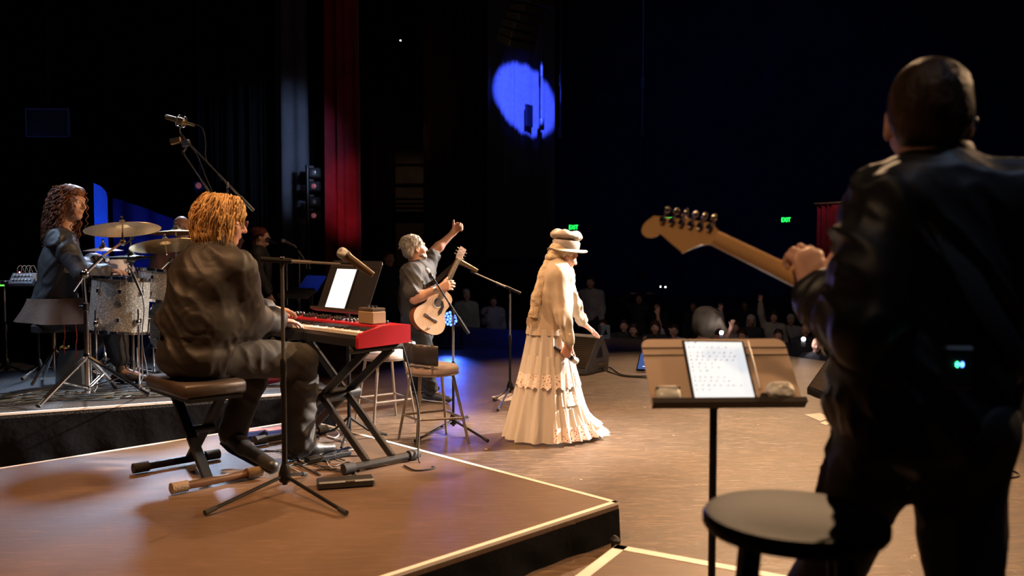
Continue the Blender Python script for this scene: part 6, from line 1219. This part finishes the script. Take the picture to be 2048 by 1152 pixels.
tp = onz(1272, 744, 0); t = thing('stage_timer', 'low timer display with blue screen showing the numeral four', 'screen', tp); ex = nrm(V3(.96, -.28, 0)); up_ = nrm(V3(.28, .6, .75)); nn = np.cross(ex, up_); R = np.column_stack([ex, up_, nn]); c = tp+ex*.22+up_*.12+UP*.02
b = MB(); b.box(c, (.44, .25, .035), R, bev=.008); b.build('housing', black_plastic, t); b = MB(); b.box(c+nn*.018, (.41, .22, .003), R); sn = b.build('screen', mat('timer_blue', (.03, .07, .22), .3, emit=.45, ecol=(.10, .2, .6)), t, smooth=0)
b = MB(); b.text('4:12', .14, c+nn*.0205+up_*.02-ex*.03, ex, up_, .002); b.box(c+nn*.021-up_*.075, (.3, .006, .001), R); b.build('digits', mat('timer_white', (.9, .95, 1), .4, emit=1.6, ecol=(.8, .9, 1)), sn, smooth=0)
b = MB(); b.box(c-up_*.06-nn*.08+UP*-.02, (.2, .03, .14), R); b.build('stand_foot', black_plastic, t)
q = onz(1208, 678, 0); t = thing('side_fill', 'small pale box speaker at the far stage edge', 'speaker', q); b = MB(); b.box(q+UP*.11, (.15, .14, .22), rotz(.3), bev=.008); b.build('cabinet', mat('pale_cabinet', (.28, .32, .36), .5), t); b = MB(); b.add([q+V3(-.02, -.085, .08), q+V3(.05, -.07, .08), q+V3(.02, -.08, .17)], [(0, 1, 2)]); b.build('recess', black_plastic, t, smooth=0)
# blue LED par on the floor and the side-light tower
c = at(901, 637, 12.6); t = thing('led_par', 'round blue stage light glowing on the floor behind the guitarist', 'lamp', (c[0], c[1], 0)); axp = nrm(V3(.05, -1, .02)); R = frame(axp)
b = MB(); b.lathe([(.06, -.16), (.11, -.13), (.125, 0), (.125, .012), (.115, .014)], c, R, 28, True); b.build('housing', black_metal, t)
bl = mat('blue_led', (.2, .35, 1), .3, emit=7, ecol=(.06, .14, 1)); first = None
for k, (rr, nn_) in enumerate(((0, 1), (.045, 6), (.088, 12))):
    for i in range(nn_):
        a = i/nn_*6.283+k*.3; p = c+R[:, 0]*rr*math.cos(a)+R[:, 1]*rr*math.sin(a)+axp*.016
        if first is None: b = MB(); b.ball(p, (.019, .019, .006), R, 10, 6); first = b.build('led_lens', bl, t, smooth=179); p0 = p
        else: o = first.copy(); COL.objects.link(o); o.parent = t; o.location = tuple(p-p0)
b = MB(); b.tube([V3(c[0]-.15, c[1], .02), V3(c[0]-.16, c[1], c[2]), V3(c[0]-.125, c[1], c[2])], .012, 8); b.tube([V3(c[0]+.15, c[1], .02), V3(c[0]+.16, c[1], c[2]), V3(c[0]+.125, c[1], c[2])], .012, 8); b.box(V3(c[0], c[1], .015), (.36, .24, .03), bev=.006); b.build('yoke', black_metal, t)
spot('par_beam', c+axp*.05, c+axp*5+V3(-.1, 0, -.75), 110, (.05, .13, 1), 40, .8, .1)
tc_ = at(622, 400, 13.2); t = thing('light_tower', 'dark pipe tower of small side lights between the curtains', 'lighting', (tc_[0], tc_[1], 0)); b = MB(); b.cyl(V3(tc_[0]-.05, tc_[1], 0), V3(tc_[0]-.05, tc_[1], at(622, 330, 13.2)[2]), .03); b.build('pipe', black_metal, t)
lensm = mat('pink_lens', (.6, .12, .15), .15, .5, var=.9, vs=90, emit=.12, ecol=(1, .3, .35)); clm = mat('clear_lens', (.3, .3, .32), .1, .6, var=.6, vs=60)  # first lens: red reflections put into its colour and a weak glow
for py, m in ((345, clm), (372, lensm), (403, clm), (431, lensm)):
    p = at(627, py, 13.2); b = MB(); b.box(p+V3(.0, .1, 0), (.16, .16, .15), bev=.02); hd_ = b.build('lamp_head', black_plastic, t); b = MB(); b.ball(p+V3(0, .02, 0), (.038, .02, .038), None, 14, 10); b.build('lens', m, hd_, smooth=179); b = MB(); b.box(p+V3(-.05, .1, .09), (.06, .05, .03)); b.build('clamp', grey_metal, hd_)
spot('tower_light', (-1.6, 11.0, 1.8), at(627, 390, 13.2), 12, (1, .75, .7), 20, .6, .05)
p = at(396, 371, 11.0); t = thing('hung_light', 'single small stage light glinting red above the keyboard player', 'lamp', p-V3(0, 0, .08)); b = MB(); b.box(p+V3(0, .1, 0), (.15, .15, .14), bev=.02); b.build('housing', black_plastic, t); b = MB(); b.ball(p+V3(0, .02, 0), (.038, .02, .038), None, 14, 10); b.build('lens', lensm, t, smooth=179); b = MB(); b.cyl(p+V3(0, .1, .06), p+V3(0, .1, 11.5), .025); b.build('drop_pipe', black_metal, t)
# things on the keyboard riser
c = onz(691, 972, RK); RB2 = np.column_stack([Kf, -KX, UP]); RR = rotz(math.atan2(.28, 1)); t = thing('pedal_box', 'flat black pedal lying by the piano stand\'s foot bar', 'pedal', c)
b = MB(); b.box(c+UP*.022, (.30, .11, .042), RR, bev=.008); b.build('body', mat('pedal_black', (.03, .028, .027), .35), t); b = MB(); b.box(c+RR@V3(.02, -.05, .038), (.05, .012, .006), RR); b.build('latch', grey_metal, t)
for i, (px, py, lb_) in enumerate(((508, 874, 'left'), (548, 872, 'right'))):
    q = onz(px, py+6, RK); R = rotz(.62); t = thing('direct_box', 'small blue and red electronics box, %s of the pair by the shoe' % lb_, 'box', q, 'direct boxes'); b = MB(); b.box(q+UP*.035, (.13, .10, .066), R, bev=.005); b.build('case', mat('navy_case', (.02, .03, .10), .4), t); b = MB(); b.box(q+UP*.0695, (.115, .085, .002), R); b.build('top_label', mat('red_white_label', (.65, .16, .12), .5, var=.6, vs=30), t, smooth=0)
    for k in range(4): p_ = q+R@V3(-.045+.03*k, -.05, .035); b = MB(); b.cyl(p_, p_+R@V3(0, -.012, 0), .008); b.build('socket', chrome, t)
for i in range(12):
    x0 = rng.uniform(500, 640); y0_ = rng.uniform(880, 935); pts = [onz(x0+k*rng.uniform(18, 34), y0_+rng.uniform(-12, 12)+k*3, RK+.005+.0012*(i % 4)) for k in range(5)]
    cable('thin cable among the tangle beneath the piano', pts, .0042, mat('cable_k%d' % (i % 3), ((.015, .015, .016), (.25, .23, .2), (.05, .04, .035))[i % 3], .5), 'cables beneath the piano', 24)
cable('white cable loop behind the piano stand', [onz(652, 868, RK+.005), onz(665, 858, RK+.03), onz(678, 868, RK+.01), onz(668, 876, RK+.006), onz(655, 872, RK+.006), onz(690, 884, RK+.006)], .004, mat('white_lead', (.6, .6, .58), .5))
cable('black cable hanging from the piano\'s right end to the riser edge', [kp(.1, KD, .03), kp(.08, KD+.06, -.2), kp(.05, KD+.1, -.45), kp(-.05, KD+.02, RK-KO[2]+.006), kp(-.22, KD-.0, RK-KO[2]+.006), kp(-.2, KD-.12, RK-KO[2]+.006), kp(-.06, KD-.1, RK-KO[2]+.006)], .005)
for (px, py, lb_) in ((672, 915, 'flat dark sustain pedal under the piano'), (640, 922, 'second dark sustain pedal left of the other')):
    q = onz(px, py, RK); t = thing('sustain_pedal', lb_, 'pedal', q, 'sustain pedals'); R = rotz(.7); b = MB(); b.box(q+UP*.018, (.18, .07, .03), R, bev=.006); b.build('base', black_plastic, t); b = MB(); b.box(q+R@V3(.05, 0, .04), (.10, .045, .008), R@frame(V3(-.15, 0, 1), V3(1, 0, 0)), bev=.003); b.build('treadle', chrome, t)
def sheet(label, pts): 
    P = [onz(*p, .002) for p in pts]; b = MB(); P = np.array(P); b.add(np.concatenate([P, P+[0, 0, .001]]), [(3, 2, 1, 0), (4, 5, 6, 7), (0, 1, 5, 4), (1, 2, 6, 5), (2, 3, 7, 6), (3, 0, 4, 7)]); tag(b.build('set_list', mat('set_list_paper', (.72, .62, .55), .7), None, P[0], smooth=0), label, 'paper', 'set lists on the floor')
sheet('white paper sheet under the boom stand between guitarist and singer', [(982, 793), (1006, 803), (1046, 796), (1022, 787)]); sheet('white paper sheet by the large floor monitor', [(1609, 829), (1640, 842), (1664, 836), (1640, 826)]); sheet('small torn paper strip below the other sheet by the monitor', [(1640, 846), (1652, 850), (1662, 846), (1650, 842)])
rs = random.Random(4)
for i in range(14):
    px, py = rs.uniform(920, 1700), rs.uniform(790, 1060)
    if 1380 < px and py < 830: continue
    q = onz(px, py, .001); b = MB(); s_ = rs.uniform(.006, .013); b.box(q+UP*.001, (s_*1.6, s_, .0015), rotz(rs.uniform(0, 3))); tag(b.build('floor_scrap', mat('tape_scrap', (.6, .5, .4), .7), None, q, smooth=0), 'tiny pale tape scrap stuck on the stage floor', 'scrap', 'tape scraps')
cable('thin black cable beside the near guitarist\'s right leg', [at(2010, 940, 2.0), at(1996, 1030, 2.0), at(1978, 1120, 2.0), at(1968, 1200, 2.02), onz(1990, 1700, RK+.006)], .004); cable('thin cable loop on the floor at the far right', [onz(1975, 940, .006), onz(2010, 938, .006), onz(2036, 946, .006), onz(2030, 954, .006), onz(1975, 955, .006)], .006)
# black hinge clamp at the riser corner
q = at(1231, 1082, 4.16); b = MB(); b.box(q, (.045, .06, .05), rotz(.5), bev=.018); b.box(q-UP*(q[2]-.01)/2-UP*.01, (.03, .04, q[2]-.01), rotz(.5), bev=.004); tag(b.build('riser_clamp', black_plastic, None, V3(q[0], q[1], 0)), 'black rounded clamp between the two low platforms', 'clamp')
# ------------------------------------------------------------------ people in the wing and the audience
spot('house_spill', (1.5, 9.5, 5.5), (3.4, 15.4, -.2), 230, (1, .78, .72), 46, .8, .4)  # added lamp standing in for stage light spilling onto the audience
spot('wing_spill', (2.5, 13.0, 3.0), (-.7, 16.8, .6), 45, (.8, .8, 1), 40, .8, .2)
cl = lambda n, c: mat(n, c, .8, var=.2)
grey_t = cl('grey_shirt', (.30, .28, .28)); pale_t = cl('pale_lilac_shirt', (.42, .38, .46)); dark_t = cl('dark_shirt', (.03, .03, .035)); cream_t = cl('cream_top', (.38, .33, .27)); beige_t = cl('beige_cloth', (.36, .30, .22)); drk = cl('dark_trousers_far', (.02, .02, .025)); sleeveless = cl('black_top', (.02, .02, .02))
UPARM = ((.25, .2, 1), (.05, .05, 1), (0, 0, 1), (0, 1, 0), (.15, .1, .1, .15)); PHONE = ((.15, .5, -.6), (-.2, .6, .75), (0, .5, .8), (-.8, 0, 0), (.7, .7, .7, .7)); ARCH = ((.75, .1, .65), (-.75, .1, .55), (-1, .1, .1), (0, 0, -1), (.2, .2, .2, .2))
HZ = -1.2
stander('dim grey-haired onlooker with dark sash over pale top at left of stage front', 932, 590, 17.2, HZ, (.3, -1), cream_t, drk, skin_light, greyhair, 1.72, 'short', vox=.028, fv=.012)
stander('dim onlooker in a white top beside the dark wing', 986, 602, 18.0, HZ, (.2, -1), pale_t, drk, skin_light, darkhair, 1.68, 'long', vox=.028, fv=.012, armR=PHONE)
stander('tall onlooker in dark jacket and pale shirt beyond the singer', 1181, 565, 17.5, HZ, (-.3, -1), grey_t, drk, skin_light, darkhair, 1.8, 'short', vox=.028, fv=.012)
stander('stagehand in black, only a dim face behind the music stand', 778, 516, 14.0, 0, (.5, -1), dark_t, drk, skin_light, darkhair, 1.76, 'short', vox=.026, fv=.012)
stander('spectator with both hands folded above the head', 1278, 597, 20, HZ, (-.2, -1), dark_t, drk, skin_light, darkhair, 1.75, 'short', vox=.028, fv=.012, armL=ARCH, armR=ARCH)
stander('smiling long-haired woman in the front row', 1267, 660, 15.2, HZ, (-.35, -1), sleeveless, drk, skin_light, darkhair, 1.64, 'long', seated=True, vox=.026, fv=.010)
stander('spectator in lilac T-shirt waving one raised hand', 1348, 662, 15.6, HZ, (-.3, -1), pale_t, drk, skin_light, darkhair, 1.68, 'short', seated=True, vox=.024, fv=.009, bare=True, armR=((.30, .15, 1), (.12, .1, 1), (0, 0, 1), (0, 1, 0), (.12, .08, .08, .12)))
stander('bare-armed spectator holding up a phone beside the waving one', 1310, 655, 15.0, HZ, (-.2, -1), sleeveless, drk, skin_light, darkhair, 1.66, 'long', seated=True, vox=.026, fv=.010, bare=True, armR=PHONE, armL=((-.5, .5, -.2), (.3, .5, .7), (0, .4, .9), (.8, 0, 0), (.6, .6, .6, .6)))
stander('spectator in front row with face beside the singer\'s fingers', 1206, 652, 15.8, HZ, (-.2, -1), dark_t, drk, skin_light, darkhair, 1.66, 'short', seated=True, vox=.03, fv=.014)
stander('spectator in front row left of the smiling woman', 1248, 652, 16.2, HZ, (-.2, -1), dark_t, drk, skin_pink, darkhair, 1.7, 'short', seated=True, vox=.03, fv=.014)
# crouching crew member in beige, back rounded
q = at(1418, 650, 14.6); root = person('person', 'crouching figure in a beige top with rounded back at the stage edge', (q[0], q[1], HZ)); f = nrm(V3(.7, -.3, 0)); P = at(1398, 690, 14.6)
Vp = [ell(q+V3(-.02, 0, .02), (.25, .22, .30), frame(V3(-.4, 0, 1)), .06), ell(P+V3(0, 0, -.15), (.2, .2, .25), None, .06), seg(q+V3(.12, -.15, .1), q+V3(.24, -.22, -.2), .07, .055)]
part('shirt', Vp, beige_t, root, .02, folds=(.02, 8, nrm(V3(.4, 0, 1)), 4)); Hh = HF(at(1440, 672, 14.4), V3(.6, -.7, -.4), (0, 0, 1), 1.0)
part('body', head(Hh)+[seg(Hh.q(0, -.02, -.06), q+V3(.05, -.05, .05), .055, .06), seg(q+V3(.05, -.05, .05), P+V3(0, 0, -.1), .12, .13), seg(q+V3(.24, -.22, -.2), q+V3(.30, -.30, .0), .04, .035)]+hand(q+V3(.30, -.30, 0), V3(.2, 0, 1), V3(0, -1, 0), V3(-1, 0, 0), (.7,)*4)+[seg(P+V3(0, 0, -.2), V3(P[0], P[1]-.1, HZ+.05), .10, .06), seg(P+V3(.15, 0, -.2), V3(P[0]+.15, P[1]-.1, HZ+.05), .10, .06)], skin_light, root, .02, [(Hh.c-.15, Hh.c+.15)], .011)
part('hair', [ell(Hh.q(0, -.02, .042), (.082, .096, .086), Hh.R, .02)], darkhair, root, .014)
part('trousers', [ell(P+V3(.05, 0, -.3), (.2, .2, .18)), seg(P+V3(0, 0, -.3), V3(P[0], P[1]-.1, HZ+.1), .11, .07), seg(P+V3(.15, 0, -.3), V3(P[0]+.15, P[1]-.1, HZ+.1), .11, .07)], drk, root, .025)
for sx in (0, .15): part('shoe', foot(V3(P[0]+sx, P[1]-.1, HZ+.09), V3(.3, -.95, 0), HZ, .27), mat('plain_black_shoe', (.02, .02, .02), .5), root, .02)
# spectators around the phone lights and behind the foreground stand
specs = [(1484, 672, 15.4, 'short', None, 'spectator peering just above the foreground music stand, left one'), (1557, 672, 15.2, 'short', None, 'spectator peering just above the foreground music stand, right one'), (1502, 642, 17.0, 'long', PHONE, 'dim spectator holding hands to the face behind the front row'), (1548, 634, 17.4, 'long', UPARM, 'dim spectator with an arm raised beneath the guitar neck'), (1470, 655, 16.4, 'short', UPARM, 'dim spectator with an arm raised left of the guitar neck'), (1612, 660, 15.0, None, None, 'bald spectator behind the right-hand phone light'), (1634, 690, 13.6, None, None, 'second bald spectator lower right of the phone light'), (1690, 672, 14.6, 'long', PHONE, 'spectator holding a drink at the near guitarist\'s elbow'), (1582, 640, 17.8, 'short', None, 'dim spectator left of the bald heads')]
for i, (px, py, Y, hr, ar, lb_) in enumerate(specs):
    stander(lb_, px, py, Y, HZ, (-.35, -1), (grey_t, dark_t, dark_t, cream_t)[i % 4], drk, (skin_light, skin_pink, skin_tan)[i % 3], (darkhair, greyhair)[i % 3 == 2], 1.68, hr, seated=py > 648, vox=.03, fv=.012, armR=ar)
for i in range(8):
    px = 1200+i*95+rs.uniform(-20, 20); Y = rs.uniform(20, 24); py = 490+(CAMZ-(-.02+.02*(Y-18)))/Y*1760
    stander('barely visible rear-row spectator, %s from the left' % ('first', 'second', 'third', 'fourth', 'fifth', 'sixth', 'seventh', 'eighth')[i], px, py, Y, HZ+.0, (-.4, -1), dark_t, drk, (skin_light, skin_tan)[i % 2], darkhair, 1.68, ('short', 'long')[i % 2], seated=True, vox=.045, fv=.02)['group' if False else 0]['group'] = 'spectators in the rear rows'
# phone lights, drinks, barrier
pl = mat('phone_flash', (1, .95, 1), .4, emit=260, ecol=(1, .93, 1))
for (px, py, Y, lb_) in ((1443, 665, 14.2, 'phone with white flash lit, left of the pair'), (1607, 678, 13.6, 'phone with white flash lit, right of the pair')):
    q = at(px, py, Y); t = thing('phone', lb_, 'phone', q-UP*.09, 'lit phones'); b = MB(); b.box(q+V3(.0, .008, -.05), (.075, .009, .15), bev=.003); b.build('case', black_plastic, t); b = MB(); b.ball(q+V3(0, -.006, 0), (.028, .01, .028), None, 12, 8); b.build('flash', pl, t, smooth=179)
    l = bpy.data.lights.new('phone_glow', 'POINT'); l.energy = .8; l.color = (1, .93, 1); l.shadow_soft_size = .02; o = bpy.data.objects.new('phone_glow', l); COL.objects.link(o); o.location = q+V3(0, -.35, .05)
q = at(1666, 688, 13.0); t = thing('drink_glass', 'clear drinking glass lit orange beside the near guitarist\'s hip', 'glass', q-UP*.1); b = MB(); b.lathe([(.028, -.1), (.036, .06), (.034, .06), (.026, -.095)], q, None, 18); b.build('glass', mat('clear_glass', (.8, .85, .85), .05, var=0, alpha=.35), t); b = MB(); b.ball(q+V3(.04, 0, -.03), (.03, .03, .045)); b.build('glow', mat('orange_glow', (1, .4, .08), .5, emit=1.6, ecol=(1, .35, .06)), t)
b = MB(); EB = curve([(x, y, 0) for x, y in EDGE], 60); sel = EB[(EB[:, 0] > .2) & (EB[:, 0] < 4.6)]; off = np.array([.75, .75, 0]); n = len(sel)
b.grid(n, 2, lambda u, v: sel[round(u*(n-1))]*[1, 1, 0]+off+V3(0, 0, -.25-.9*v)); Vv = np.concatenate(b.V); b.add(Vv+V3(.04, .06, 0), [tuple(reversed(x)) for x in list(b.F)]); tag(b.build('crowd_barrier', mat('dark_red_panel', (.10, .012, .015), .6), None, (sel[n//2][0]+.75, sel[n//2][1]+.75, HZ), smooth=60), 'low dark red barrier between stage edge and front row', 'barrier')
